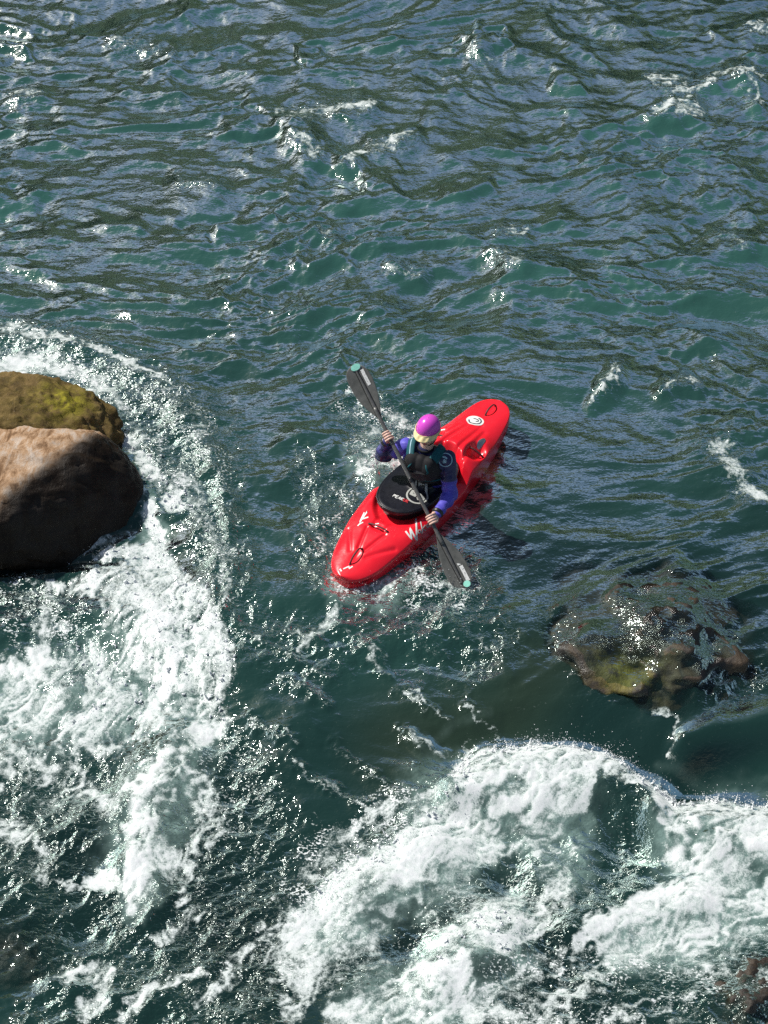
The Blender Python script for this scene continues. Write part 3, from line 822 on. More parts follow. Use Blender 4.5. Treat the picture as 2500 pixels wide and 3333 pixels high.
# relax the few spots steep enough to turn away from the light
def blur_(A):
    for ax in (0, 1):
        A = (np.roll(A, 2, ax) + np.roll(A, 1, ax) + A + np.roll(A, -1, ax) + np.roll(A, -2, ax)) / 5
    return A
G = [a.reshape(NY, NX).copy() for a in (Xd, Yd, Z)]
cg = (core & (clear < 0.02)).reshape(NY, NX)
for it in range(6):
    ex = [np.roll(a, -1, 1) - np.roll(a, 1, 1) for a in G]; ey = [np.roll(a, -1, 0) - np.roll(a, 1, 0) for a in G]
    nx_ = ex[1] * ey[2] - ex[2] * ey[1]; ny_ = ex[2] * ey[0] - ex[0] * ey[2]; nz_ = ex[0] * ey[1] - ex[1] * ey[0]
    nd = (nx_ * SUN.x + ny_ * SUN.y + nz_ * SUN.z) / np.sqrt(nx_ ** 2 + ny_ ** 2 + nz_ ** 2 + 1e-18)
    wb = np.clip(blur_(blur_(((nd < 0.20) & cg).astype(float))) * 6, 0, 1) * cg
    G = [a * (1 - wb) + blur_(a) * wb for a in G]
Xd, Yd, Z = [a.ravel() for a in G]
rv = grid_mesh(np.stack([Xd.reshape(NY, NX), Yd.reshape(NY, NX), Z.reshape(NY, NX)], -1))
fattr(rv, 'foam', foam); fattr(rv, 'rough', RO * (1 - 0.7 * calm)); fattr(rv, 'aer', np.clip(AE * (0.55 + 0.6 * FN), 0, 1) + 0.0)
fattr(rv, 'clear', clear); fattr(rv, 'fil', FN); fattr(rv, 'fleck_glint', np.clip(0.75 * FL * (0.25 + 1.1 * sstep(-0.35, 0.45, perlin2(X * 5, Y * 5) + 0.5 * wx2)), 0, 1))
tone = sstep(700, 1900, PY) * 0.6 + 0.4 * (0.5 + 0.5 * np.clip(1.3 * perlin2(X * 0.4 + 50, Y * 0.4) + 0.6 * perlin2(X * 1.1, Y * 1.1 + 70), -1, 1))
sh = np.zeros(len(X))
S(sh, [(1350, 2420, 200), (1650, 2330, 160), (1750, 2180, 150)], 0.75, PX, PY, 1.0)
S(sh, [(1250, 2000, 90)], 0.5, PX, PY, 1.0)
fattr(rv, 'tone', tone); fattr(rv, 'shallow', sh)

def m_water():
    M = NT('river_water')
    M.t.nodes.remove(M.p)
    o = M.obj()
    foam_a, rough, aer, clr = M.attr('foam'), M.attr('rough'), M.attr('aer'), M.attr('clear')
    body = M.mix(M.attr('tone'), (0.034, 0.108, 0.090), (0.005, 0.016, 0.015))
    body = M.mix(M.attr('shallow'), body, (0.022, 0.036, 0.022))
    an = M.noise(9, 5, 0.6, vec=o)
    body = M.mix(M.math('MULTIPLY', aer, M.mapr(an, 0.25, 0.7, 0.35, 1.0)), body, (0.27, 0.40, 0.36))
    # relief finer than the mesh
    v1 = M.scaled(o, (0.75, 1.15, 1))
    n1 = M.noise(20, 2, 0.5, 0.5, vec=v1)
    n2 = M.noise(46, 1, 0.5, 0.3, vec=v1)
    bs = M.mapr(rough, 0, 1, 0.20, 1.0, False)
    b1 = M.n('ShaderNodeBump'); b1.inputs['Distance'].default_value = 0.022
    M.l(bs, b1.inputs['Strength']); M.l(n1, b1.inputs['Height'])
    b2 = M.n('ShaderNodeBump'); b2.inputs['Distance'].default_value = 0.010
    M.l(bs, b2.inputs['Strength']); M.l(n2, b2.inputs['Height']); M.l(b1.outputs[0], b2.inputs['Normal'])
    nrm = b2.outputs[0]
    # light coming back out of the water hardly follows the ripples
    g = M.n('ShaderNodeNewGeometry')
    vm = M.n('ShaderNodeVectorMath', operation='MULTIPLY_ADD')
    M.l(nrm, vm.inputs[0]); vm.inputs[1].default_value = (0.5, 0.5, 0.5); vm.inputs[2].default_value = (0, 0, 0.5)
    vn = M.n('ShaderNodeVectorMath', operation='NORMALIZE'); M.l(vm.outputs[0], vn.inputs[0])
    df = M.n('ShaderNodeBsdfDiffuse'); M.l(body, df.inputs['Color']); M.l(vn.outputs[0], df.inputs['Normal'])
    tr = M.n('ShaderNodeBsdfTransparent'); tr.inputs['Color'].default_value = (0.86, 0.95, 0.90, 1)
    m1 = M.n('ShaderNodeMixShader'); M.l(clr, m1.inputs[0]); M.l(df.outputs[0], m1.inputs[1]); M.l(tr.outputs[0], m1.inputs[2])
    gl = M.n('ShaderNodeBsdfGlossy'); gl.inputs['Color'].default_value = (0.88, 1.0, 0.95, 1); M.l(M.mapr(rough, 0, 1, 0.06, 0.17, False), gl.inputs['Roughness']); M.l(nrm, gl.inputs['Normal'])
    fr_ = M.n('ShaderNodeFresnel'); fr_.inputs['IOR'].default_value = 1.333; M.l(nrm, fr_.inputs['Normal'])
    m2 = M.n('ShaderNodeMixShader'); M.l(fr_.outputs[0], m2.inputs[0]); M.l(m1.outputs[0], m2.inputs[1]); M.l(gl.outputs[0], m2.inputs[2])
    # foam: a cloud of bubbles, thin where the cover is low, grainy at a centimetre
    fn1 = M.noise(34, 5, 0.72, 0.5, vec=o); fn2 = M.noise(105, 2, 0.6, vec=o)
    gr = M.math('ADD', M.math('SUBTRACT', fn1, 0.5), M.math('MULTIPLY', M.math('SUBTRACT', fn2, 0.5), 0.55))
    ft = M.math('ADD', foam_a, M.math('MULTIPLY', gr, 1.35))
    fk = M.noise(58, 3, 0.55, 0.3, vec=M.scaled(o, (0.8, 1.1, 1)))
    fkm = M.mapr(M.math('ADD', fk, M.math('MULTIPLY', M.attr('fleck_glint'), 0.16)), 0.66, 0.73)  # white dots: foam flecks, with sun glints painted in
    ft = M.math('ADD', ft, M.math('MULTIPLY', fkm, M.math('MULTIPLY', M.attr('fleck_glint'), 1.1)))
    ff = M.mapr(ft, 0.18, 0.98)
    fp = M.n('ShaderNodeBsdfPrincipled')
    fp.inputs['Roughness'].default_value = 0.4
    wht = M.math('ADD', M.math('ADD', M.math('MULTIPLY', foam_a, 0.62), M.math('MULTIPLY', M.math('MULTIPLY', fkm, M.attr('fleck_glint')), 0.7)), M.math('MULTIPLY', gr, 1.0))
    M.l(M.ramp(wht, [(0.10, (0.30, 0.39, 0.36)), (0.42, (0.56, 0.63, 0.60)), (0.85, (0.77, 0.79, 0.79))]), fp.inputs['Base Color'])
    fb = M.bump(gr, 0.6, 0.008)
    fm = M.n('ShaderNodeVectorMath', operation='MULTIPLY_ADD')
    M.l(fb, fm.inputs[0]); fm.inputs[1].default_value = (0.45, 0.45, 0.45); fm.inputs[2].default_value = (0, 0, 0.55)
    fnn = M.n('ShaderNodeVectorMath', operation='NORMALIZE'); M.l(fm.outputs[0], fnn.inputs[0])
    M.l(fnn.outputs[0], fp.inputs['Normal'])
    m3 = M.n('ShaderNodeMixShader'); M.l(ff, m3.inputs[0]); M.l(m2.outputs[0], m3.inputs[1]); M.l(fp.outputs[0], m3.inputs[2])
    M.l(m3.outputs[0], M.out.inputs['Surface'])
    return M.m
MAT['water'] = m_water()
river = link('river', rv, MAT['water'])
tag(river, 'dark green river with choppy ripples and white rapids', None, None, 'structure')

# spray thrown up along the breaking edges
wgt = SP * core * (0.3 + FO)
ids = RNG.choice(len(X), 9000, p=wgt / wgt.sum())
ico = bmesh.new(); bmesh.ops.create_icosphere(ico, subdivisions=1, radius=1)
iv = np.array([v.co for v in ico.verts]); ifc = np.array([[v.index for v in f.verts] for f in ico.faces]); ico.free()
rad = 0.0014 + 0.0032 * RNG.random(9000) ** 3
pos = np.stack([Xd[ids] + RNG.normal(0, 0.02, 9000), Yd[ids] + RNG.normal(0, 0.03, 9000), Z[ids] + 0.004 + RNG.exponential(0.028, 9000) * (0.4 + SP[ids])], 1)
V = (pos[:, None, :] + iv[None] * rad[:, None, None] * np.array([1, 1, 1.15])).reshape(-1, 3)
Fc = (ifc[None] + (np.arange(9000) * len(iv))[:, None, None]).reshape(-1, 3)
# torn strings of drops at the lips
w2 = (SP ** 2) * core * (FO > 0.4)
cid = RNG.choice(len(X), 260, p=w2 / w2.sum())
P2, R2 = [], []
for c_ in cid:
    d_ = np.array([RNG.normal(0, 0.5), 0.35 + RNG.normal(0, 0.5), 0.6 + 0.5 * RNG.random()]); d_ /= np.linalg.norm(d_)
    ln = 0.02 + 0.07 * RNG.random()
    for t_ in np.linspace(0, 1, 14):
        P2.append(np.array([Xd[c_], Yd[c_], Z[c_] + 0.002]) + d_ * ln * t_ - np.array([0, 0, 0.03 * t_ * t_]) + RNG.normal(0, 0.0035, 3)); R2.append((0.0085 - 0.006 * t_) * (0.6 + 0.6 * RNG.random()))
P2 = np.array(P2); R2 = np.array(R2)
V = np.concatenate([V, (P2[:, None, :] + iv[None] * R2[:, None, None]).reshape(-1, 3)])
Fc = np.concatenate([Fc, (ifc[None] + (9000 + np.arange(len(P2)))[:, None, None] * len(iv)).reshape(-1, 3)])
sm = bpy.data.meshes.new('spray'); sm.from_pydata(V.tolist(), [], Fc.tolist()); sm.update()
MAT['spray'] = simple('spray_white', (0.82, 0.85, 0.85), 0.25, 0.5)
tag(link('spray', sm, MAT['spray']), 'fine white spray flying above the breaking water', 'spray', None, 'stuff')

# wooded slope of the far bank; it shows only as the dark green in the ripples
hx, hy = np.meshgrid(np.linspace(-170, 170, 341), np.linspace(24, 190, 167))
fx, fy = hx.ravel(), hy.ravel()
bank = 27 + 3 * perlin2(fx * 0.05, fy * 0 + 2)
slope_ = 0.76 + 0.16 * sstep(25, -60, fx) + 0.10 * perlin2(fx * 0.03 + 5, fy * 0.01)
hz = (fy - bank) * slope_
crown_ = 2.4 * (1 - 2 * np.abs(perlin2(fx * 0.22, fy * 0.22))) + 1.0 * perlin2(fx * 0.6, fy * 0.6)
hz = np.where(hz > 0.5, np.minimum(hz, 75 + 0.05 * hz) + crown_ * sstep(0, 3, hz) + 2.5 * sstep(0, 3, hz), hz)
hm = grid_mesh(np.stack([hx, hy, hz.reshape(hx.shape)], -1))
M_ = NT('wooded_slope')
ho = M_.obj()
M_.l(M_.ramp(M_.noise(0.5, 6, 0.7, vec=ho), [(0.3, (0.030, 0.060, 0.030)), (0.5, (0.06, 0.12, 0.06)), (0.7, (0.10, 0.17, 0.09))]), M_.p.inputs['Base Color'])
M_.p.inputs['Roughness'].default_value = 0.9
M_.l(M_.bump(M_.noise(1.6, 5, 0.7, vec=ho), 1.0, 0.8), M_.p.inputs['Normal'])
tag(link('hillside', hm, M_.m), 'wooded slope of the far river bank', kind='structure')

# river bed far below, one sheet
bed = mesh_from([(-400, -400, -2.2), (400, -400, -2.2), (400, 400, -2.2), (-400, 400, -2.2)], [(0, 1, 2, 3)])
bo = link('river_bed', bed, simple('river_bed_stone', (0.06, 0.07, 0.05), 0.9), smooth=False)
tag(bo, kind='structure')

# ================================================================== KAYAK (local frame: x to the bow, y to port, z up from the waterline)
_b, _s = at(1110, 1879, 0.11), at(1627, 1310, 0.26)
KO = (_b + _s) / 2; KO[2] = 0
KD = (_b - _s)[:2]; KLEN = float(np.linalg.norm(KD)); KD = KD / KLEN
KN = np.array([-KD[1], KD[0]])
KANG = math.atan2(KD[1], KD[0])
def loc(px, py, z):
    """photo pixel at height z -> kayak-local point"""
    q = at(px, py, z)[:2] - KO[:2]
    return np.array([q @ KD, q @ KN, z])
def to_world(v):
    v = np.asarray(v, float)
    return np.array([KO[0] + v[0] * KD[0] + v[1] * KN[0], KO[1] + v[0] * KD[1] + v[1] * KN[1], v[2]])
def empty(name):
    o = bpy.data.objects.new(name, None); COL.objects.link(o)
    o.empty_display_size = 0.1
    o.location = (KO[0], KO[1], 0); o.rotation_euler = (0, 0, KANG)
    return o
HLF = KLEN / 2
def curve1(xk, yk, x):
    d = np.interp(np.linspace(-1.4, 1.4, 1401), xk, yk)
    kk = np.hanning(61); kk /= kk.sum()
    d = np.convolve(np.pad(d, 30, mode='edge'), kk, 'valid')
    return np.interp(x, np.linspace(-1.4, 1.4, 1401), d)
def half_width(x):
    u = np.clip(x / HLF, -1, 1)
    base = curve1([-1.3, -1.0, -0.85, -0.6, -0.3, 0, 0.3, 0.55, 0.8, 1.0, 1.3], [0.140, 0.150, 0.178, 0.225, 0.264, 0.276, 0.276, 0.262, 0.210, 0.158, 0.14], u)
    end = np.sqrt(np.clip(1 - np.abs(u) ** np.where(u < 0, 16, 13), 0, 1))
    return base * 1.07 * end + 0.004
def sheer(x):
    z = curve1([-1.3, -1.0, -0.75, -0.5, -0.27, -0.19, 0.12, 0.30, 0.45, 0.75, 1.0, 1.3], [0.29, 0.25, 0.225, 0.25, 0.275, 0.165, 0.16, 0.225, 0.205, 0.160, 0.115, 0.09], x)
    return z
def crown(x):
    return curve1([-1.3, -1.1, -0.8, -0.45, -0.30, -0.18, 0.45, 0.60, 0.72, 0.95, 1.15, 1.3], [0.0, 0.015, 0.06, 0.105, 0.08, 0.03, 0.03, 0.055, 0.065, 0.058, 0.03, 0.01], x)
def seg_d(x, y, a, b):
    dx, dy = b[0] - a[0], b[1] - a[1]
    t = np.clip(((x - a[0]) * dx + (y - a[1]) * dy) / (dx * dx + dy * dy), 0, 1)
    return np.hypot(x - a[0] - t * dx, y - a[1] - t * dy), t
RCX, RCY = loc(1553, 1482, 0.26)[:2]
RCY = min(abs(RCY), 0.19)
def deck_z(x, y):
    w_ = half_width(x)
    v = np.clip(np.abs(y) / w_, 0, 1)
    z = sheer(x) + crown(x) * (1 - v ** 3.0)
    ay = np.abs(y)
    # creases pressed into the bow deck
    for a, b, dep, wd in (((0.90, 0.030), (0.70, 0.085), 0.012, 0.016), ((0.95, 0.075), (0.76, 0.215), 0.010, 0.018), ((0.66, 0.05), (0.55, 0.07), 0.010, 0.02)):
        d, t = seg_d(x, ay, a, b); z = z - dep * np.exp(-(d / wd) ** 2)
    d = np.hypot((x - 0.97) / 0.07, ay / 0.035); z = z - 0.016 * np.exp(-d ** 2 * 1.2)
    d = np.hypot((x - 0.665) / 0.035, ay / 0.07); z = z - 0.018 * np.exp(-d ** 4)
    # stern: two long flutes each side, big scoop with a grab bar
    for a, b, dep, wd in (((-0.80, 0.055), (-0.34, 0.075), 0.020, 0.019), ((-0.74, 0.115), (-0.30, 0.165), 0.022, 0.020), ((-0.66, 0.17), (-0.50, 0.185), 0.014, 0.02)):
        d, t = seg_d(x, ay, a, b); z = z - dep * np.exp(-(d / wd) ** 2) * (0.35 + 0.65 * t)
    d = np.hypot((x - RCX) / 0.105, (ay - RCY) / 0.062); z = z - 0.075 * np.exp(-d ** 4 * 1.1)
    d = np.hypot((x + 1.03) / 0.08, ay / 0.045); z = z - 0.016 * np.exp(-d ** 2 * 1.2)
    # well for the cockpit
    d = np.hypot((x - 0.095) / 0.46, ay / 0.252)
    z = np.where(d < 1.3, z - (z - 0.185) * sstep(1.13, 0.96, d) * 0.75, z)
    # knee bulges beside the front of the well
    d = np.hypot((x - 0.42) / 0.16, (ay - 0.235) / 0.05); z = z + 0.020 * np.exp(-d ** 2)
    return z
def keel(x):
    return curve1([-1.3, -1.0, -0.6, 0, 0.6, 1.0, 1.3], [0.15, 0.06, -0.06, -0.10, -0.08, -0.03, 0.0], x)
def hull_mesh():
    u = np.linspace(-1, 1, 321)
    xs_ = HLF * np.sign(u) * (1 - (1 - np.abs(u)) ** 1.15)
    rows = []
    for x in xs_:
        w_ = float(half_width(np.array([x]))[0]); zk = float(keel(np.array([x]))[0])
        vv = np.linspace(0, 0.965, 44)
        yv = w_ * vv
        zd = deck_z(np.full_like(yv, x), yv)
        ze = zd[-1]
        dp = max(ze - zk, 0.03)
        side = [(0.985, ze - 0.006), (0.998, ze - 0.018), (1.0, ze - 0.035), (0.995, ze - 0.25 * dp), (0.975, ze - 0.45 * dp), (0.94, ze - 0.62 * dp), (0.88, zk + 0.24 * dp),
                (0.80, zk + 0.12 * dp), (0.68, zk + 0.05 * dp), (0.5, zk + 0.015 * dp), (0.25, zk + 0.003 * dp), (0.0, zk)]
        py_ = np.concatenate([yv, [w_ * a for a, _ in side]])
        pz_ = np.concatenate([zd, [b for _, b in side]])
        full_y = np.concatenate([py_, -py_[-2:0:-1]]); full_z = np.concatenate([pz_, pz_[-2:0:-1]])
        rows.append(np.stack([np.full_like(full_y, x), full_y, full_z], 1))
    P = np.array(rows)
    me = grid_mesh(P, wrap_v=True)
    bm = bmesh.new(); bm.from_mesh(me); bm.verts.ensure_lookup_table()
    m = P.shape[1]; n = P.shape[0]
    bm.faces.new([bm.verts[k] for k in range(m)][::-1]); bm.faces.new([bm.verts[(n - 1) * m + k] for k in range(m)])
    bpy.data.meshes.remove(me)
    return bm_mesh(bm)
kayak = empty('kayak')
tag(kayak, 'glossy red whitewater kayak with white lettering floating in the river', 'kayak')
hull = link('hull', hull_mesh(), MAT['hull'], kayak)
HB = BVHTree.FromPolygons([v.co.copy() for v in hull.data.vertices], [tuple(p_.vertices) for p_ in hull.data.polygons])
def drop(bvh, x, y, lift, top=2.0):
    h_ = bvh.ray_cast(Vector((x, y, top)), Vector((0, 0, -1)))
    return np.array([x, y, (h_[0].z if h_[0] is not None else 0.0) + lift])
def ribbon(bvh, strokes, width, lift, name, mat, parent, n=14, closed=False, top=2.0, taper=0.0):
    """flat printed strokes laid on a surface seen from above"""
    V, Fc = [], []
    for st in strokes:
        pts = np.array(st, float)
        seg = np.linspace(0, len(pts) - 1, n * (len(pts) - 1) + 1)
        cc = np.stack([np.interp(seg, range(len(pts)), pts[:, k]) for k in (0, 1)], 1)
        T = np.gradient(cc, axis=0); T /= np.linalg.norm(T, axis=1)[:, None] + 1e-9
        Nn = np.stack([-T[:, 1], T[:, 0]], 1)
        b0 = len(V)
        for i, c in enumerate(cc):
            wd = width * (1 - taper * i / len(cc))
            for s_ in (-0.5, 0, 0.5):
                q = c + Nn[i] * wd * s_
                V.append(drop(bvh, q[0], q[1], lift, top))
        for i in range(len(cc) - 1):
            for k in (0, 1):
                a = b0 + i * 3 + k
                Fc.append((a, a + 1, a + 4, a + 3))
    return link(name, mesh_from(V, Fc), mat, parent)
# cockpit coaming: up-stand and rim
CX, CAx, CAy = 0.095, 0.412, 0.225
def rim_xy(t, k=1.0):
    c, s_ = math.cos(t), math.sin(t)
    e = 2 / 2.35
    return CX + CAx * k * math.copysign(abs(c) ** e, c), CAy * k * math.copysign(abs(s_) ** e, s_)
def rim_z(x): return 0.265 + 0.050 * float(sstep(-0.3, 0.55, x))
bm = bmesh.new()
prof = [(0.93, -0.13), (0.945, -0.03), (1.0, -0.018), (1.03, -0.010), (1.035, -0.002), (1.0, 0.002), (0.93, 0.002)]
tt = np.linspace(0, 2 * math.pi, 96, endpoint=False)
rg = np.array([[(*rim_xy(t, k), rim_z(rim_xy(t)[0]) + dz) for k, dz in prof] for t in tt])
link('cockpit_coaming', grid_mesh(rg, wrap_u=True), MAT['black'], kayak)
bm.free()
# grab handles
def arch(a, b, rise, rad, name, mat, n=18, flat=1.0):
    a, b = np.array(a), np.array(b)
    pts = [a + (b - a) * t + np.array([0, 0, rise * (1 - abs(2 * t - 1) ** 3)]) for t in np.linspace(0, 1, n)]
    return link(name, tube_mesh(pts, rad, 10, flat=flat), mat, kayak)
def bolt(x, y, parent, lift=0.002):
    bm = bmesh.new(); c = drop(HB, x, y, lift)
    bmesh.ops.create_cone(bm, cap_ends=True, segments=14, radius1=0.011, radius2=0.008, depth=0.008, matrix=Matrix.Translation(Vector(c)))
    o = link('bolt', bm_mesh(bm), MAT['plug'], parent); return o
for (xa, ya, xb, yb, rise) in ((1.06, 0.0, 0.90, 0.0, 0.040), (-0.95, 0.0, -1.11, 0.0, 0.036), (0.665, -0.088, 0.665, 0.088, 0.012)):
    hd = arch(drop(HB, xa, ya, 0.004), drop(HB, xb, yb, 0.004), rise, 0.0075, 'grab_handle', MAT['strap'], flat=0.7)
    bolt(xa, ya, hd); bolt(xb, yb, hd)
for s_ in (-1, 1):
    qa, qb = loc(1531, 1458, 0.30), loc(1584, 1490, 0.26)
    wb_ = 0.93 * float(half_width(np.array([qb[0]]))[0])
    a = drop(HB, qa[0], s_ * abs(qa[1]), 0.004); b = drop(HB, qb[0], s_ * min(abs(qb[1]), wb_), 0.004)
    hd = arch(a, b, 0.012, 0.009, 'grab_handle', MAT['strap'])
    bolt(a[0], a[1], hd); bolt(b[0], b[1], hd)
# drain plug in the port scoop
q_ = loc(1566, 1452, 0.25)
PLATE = (q_[0], min(q_[1], 0.9 * float(half_width(np.array([q_[0]]))[0]) - 0.02))
# lettering: a tall hand-painted W followed by small a, k, a  (port side; the other side mirrors it)
CL = np.array([(CAM - KO) @ np.array([*KD, 0]), (CAM - KO) @ np.array([*KN, 0]), CAM[2]])
def on_hull(px, py):
    q = loc(px, py, 0.0)
    d = Vector(q - CL).normalized()
    hit = HB.ray_cast(Vector(CL), d)
    if hit[0] is None: return None
    return np.array(hit[0]) - np.array(d) * 0.003 + np.array((0, 0, 0.001))
def letters(strokes, wd, mat):
    """painted strokes; points are photo pixels that lie on the hull"""
    for st in strokes:
        V, Fc = [], []
        pts = np.array(st, float)
        seg = np.linspace(0, len(pts) - 1, 7 * (len(pts) - 1) + 1)
        cc = np.stack([np.interp(seg, range(len(pts)), pts[:, k]) for k in (0, 1)], 1)
        T = np.gradient(cc, axis=0); T /= np.linalg.norm(T, axis=1)[:, None] + 1e-9
        for i_, c in enumerate(cc):
            for s_ in (-0.5, 0.5):
                h_ = on_hull(*(c + np.array([-T[i_, 1], T[i_, 0]]) * wd * 400 * s_))
                V.append(h_ if h_ is not None else V[-1] if V else (0, 0, 0))
        for i_ in range(len(cc) - 1): Fc.append((2 * i_, 2 * i_ + 1, 2 * i_ + 3, 2 * i_ + 2))
        link('lettering', mesh_from(V, Fc), mat, kayak)
def sh_(st): return [(a - 9, b - 13) for a, b in st]
letters([sh_([(1329, 1742), (1349, 1768), (1343, 1731), (1366, 1773), (1363, 1700)])], 0.014, MAT['white'])
letters([sh_([(1374, 1737), (1369, 1742), (1373, 1750), (1379, 1744), (1376, 1735), (1382, 1750)])], 0.008, MAT['greyprint'])
letters([sh_([(1378, 1711), (1385, 1747)])], 0.009, MAT['white'])
letters([sh_([(1393, 1722), (1383, 1735), (1396, 1740)])], 0.008, MAT['greyprint'])
letters([sh_([(1401, 1718), (1396, 1724), (1401, 1731), (1406, 1724), (1404, 1716), (1410, 1729)])], 0.008, MAT['greyprint'])
letters([[(1199, 1683), (1178, 1690), (1196, 1664), (1170, 1702), (1186, 1668)]], 0.011, MAT['white'])
letters([[(1182, 1700), (1170, 1706), (1164, 1712)]], 0.009, MAT['white'])
# oval maker's mark on the stern deck
def patch_disc(bvh, cx_, cy_, ra, rb, lift, name, mat, parent, top=2.0, nr=8, ns=40, ang=0.0, r0=0.0):
    V, Fc = [], []
    ca, sa = math.cos(ang), math.sin(ang)
    for i in range(nr + 1):
        rr = r0 + (1 - r0) * i / nr
        for k in range(ns):
            t = 2 * math.pi * k / ns
            x, y = ra * rr * math.cos(t), rb * rr * math.sin(t)
            V.append(drop(bvh, cx_ + x * ca - y * sa, cy_ + x * sa + y * ca, lift, top))
    for i in range(nr):
        for k in range(ns):
            Fc.append((i * ns + k, i * ns + (k + 1) % ns, (i + 1) * ns + (k + 1) % ns, (i + 1) * ns + k))
    return link(name, mesh_from(V, Fc), mat, parent)
patch_disc(HB, PLATE[0], PLATE[1], 0.058, 0.022, 0.004, 'metal_plate', MAT['steel'], kayak, ns=24, nr=4)
LX, LY = loc(1540, 1366, 0.29)[:2]
LY = float(np.clip(LY, -0.03, 0.05))
patch_disc(HB, LX, LY, 0.062, 0.078, 0.0022, 'oval_logo', MAT['white'], kayak)
ribbon(HB, [[(LX + 0.044 * math.cos(t), LY + 0.054 * math.sin(t)) for t in np.linspace(-1.2, 3.0, 16)]], 0.012, 0.0038, 'logo_swirl', MAT['steel'], kayak, n=3)
ribbon(HB, [[(LX + 0.016 * math.cos(t) - 0.006, LY + 0.028 * math.sin(t)) for t in np.linspace(0.4, 4.2, 12)]], 0.010, 0.0038, 'logo_swirl', MAT['steel'], kayak, n=3)
# small print at the nose
for st_ in ([(1.125, -0.02), (1.085, 0.005), (1.10, 0.02), (1.07, 0.03)], [(1.135, -0.045), (1.15, -0.02)]):
    ribbon(HB, [st_], 0.012, 0.0025, 'nose_print', MAT['white'], kayak, n=4)

# ================================================================== PADDLE (kayak-local frame)
RH = loc(1265, 1418, 0.80); LH = loc(1402, 1692, 0.37)
hv = LH - RH
UT = RH - hv * 0.845; LTP = LH + hv * 0.80
PAX = (LTP - UT) / np.linalg.norm(LTP - UT)
VW = np.array([(CAM - to_world((RH + LH) / 2)) @ np.array([*KD, 0]), (CAM - to_world((RH + LH) / 2)) @ np.array([*KN, 0]), (CAM - to_world((RH + LH) / 2))[2]])
VW /= np.linalg.norm(VW)
PNF = VW - PAX * (VW @ PAX); PNF /= np.linalg.norm(PNF)
PSD = np.cross(PAX, PNF)
PLEN = float(np.linalg.norm(LTP - UT))
paddle = empty('paddle')
tag(paddle, 'black double-bladed kayak paddle with mint green blade tips', 'paddle')
BL = 0.47
bm = bmesh.new()
shp = [UT + PAX * s_ for s_ in np.linspace(BL * 0.80, PLEN - BL * 0.80, 40)]
tube(bm, shp, 0.0150, 16)
link('shaft', bm_mesh(bm), MAT['shaft'], paddle)
bm = bmesh.new()
mid = PLEN * 0.52
tube(bm, [UT + PAX * s_ for s_ in np.linspace(mid - 0.02, mid + 0.02, 5)], 0.0165, 16)
link('joint_ring', bm_mesh(bm), MAT['black'], paddle)
def blade(tip, inward, sgn, twist, lab):
    """tip: end point, inward: unit vector toward the throat"""
    nf = PNF * math.cos(twist) + PSD * math.sin(twist)
    sd = np.cross(PAX, nf) * sgn
    # outline: distance from throat s in 0..1 -> half widths on the two edges
    sk = [0, 0.08, 0.2, 0.35, 0.5, 0.65, 0.8, 0.9, 0.96, 1.0]
    wa = [0.016, 0.030, 0.058, 0.082, 0.096, 0.102, 0.100, 0.088, 0.066, 0.02]
    wb = [0.016, 0.026, 0.048, 0.070, 0.084, 0.092, 0.088, 0.070, 0.046, 0.0]
    ns, nu = 48, 25
    s_ = np.linspace(0, 1, ns)
    fa = np.interp(s_, sk, wa); fb = np.interp(s_, sk, wb)
    P1 = np.zeros((ns, nu, 3)); P2 = np.zeros((ns, nu, 3))
    for i in range(ns):
        base = tip + inward * BL * (1 - s_[i])
        for j in range(nu):
            u = -fb[i] + (fa[i] + fb[i]) * j / (nu - 1)
            cup = 0.022 * (s_[i] - 0.35) ** 2 * 2 + 0.9 * u * u
            th = 0.0035 * (1 - (2 * j / (nu - 1) - 1) ** 4) + 0.0008
            c = base + sd * u + nf * (cup - 0.012)
            P1[i, j] = c + nf * th; P2[i, j] = c - nf * th
    ring = np.concatenate([P1, P2[:, ::-1]], 1)
    me = grid_mesh(ring, wrap_v=True)
    bm = bmesh.new(); bm.from_mesh(me); bm.verts.ensure_lookup_table()
    m = ring.shape[1]
    bm.faces.new([bm.verts[k] for k in range(m)][::-1]); bm.faces.new([bm.verts[(ns - 1) * m + k] for k in range(m)])
    b = link('blade', bm_mesh(bm), MAT['blade'], paddle)
    b['label'] = lab
    def on(sv, u, lift):
        cup = 0.022 * (sv - 0.35) ** 2 * 2 + 0.9 * u * u
        return tip + inward * BL * (1 - sv) + sd * u + nf * (cup - 0.012 + 0.0045 + lift)
    # spine: flattened ridge with a dark groove along each side
    sv = np.linspace(-0.03, 0.93, 30)
    link('spine', tube_mesh([on(max(v, 0), 0.0, -0.002) - inward * (-0.0) + (inward * BL * 0.03 if v < 0 else 0) for v in sv], np.interp(sv, [0, 0.5, 0.93], [0.0165, 0.0145, 0.008]), 12, up=nf), MAT['shaft'], b)
    for e in (-1, 1):
        link('groove', tube_mesh([on(v, e * np.interp(v, [0, 0.5, 1], [0.0175, 0.0165, 0.010]), 0.0) for v in np.linspace(0.02, 0.93, 24)], 0.0030, 6, up=nf), MAT['groove'], b)
    # mint cap on the tip, white sticker strip beside the spine
    return b, on, nf
def cap_disc(on, s0, u0, rs, ru, par):
    V = [on(s0, u0, 0.0060)]; Fc = []
    for k in range(28):
        t = 2 * math.pi * k / 28
        V.append(on(s0 + rs / BL * math.sin(t), u0 + ru * math.cos(t), 0.0060))
    for k in range(28): Fc.append((0, 1 + k, 1 + (k + 1) % 28))
    link('mint_tip', mesh_from(V, Fc), MAT['mint'], par)
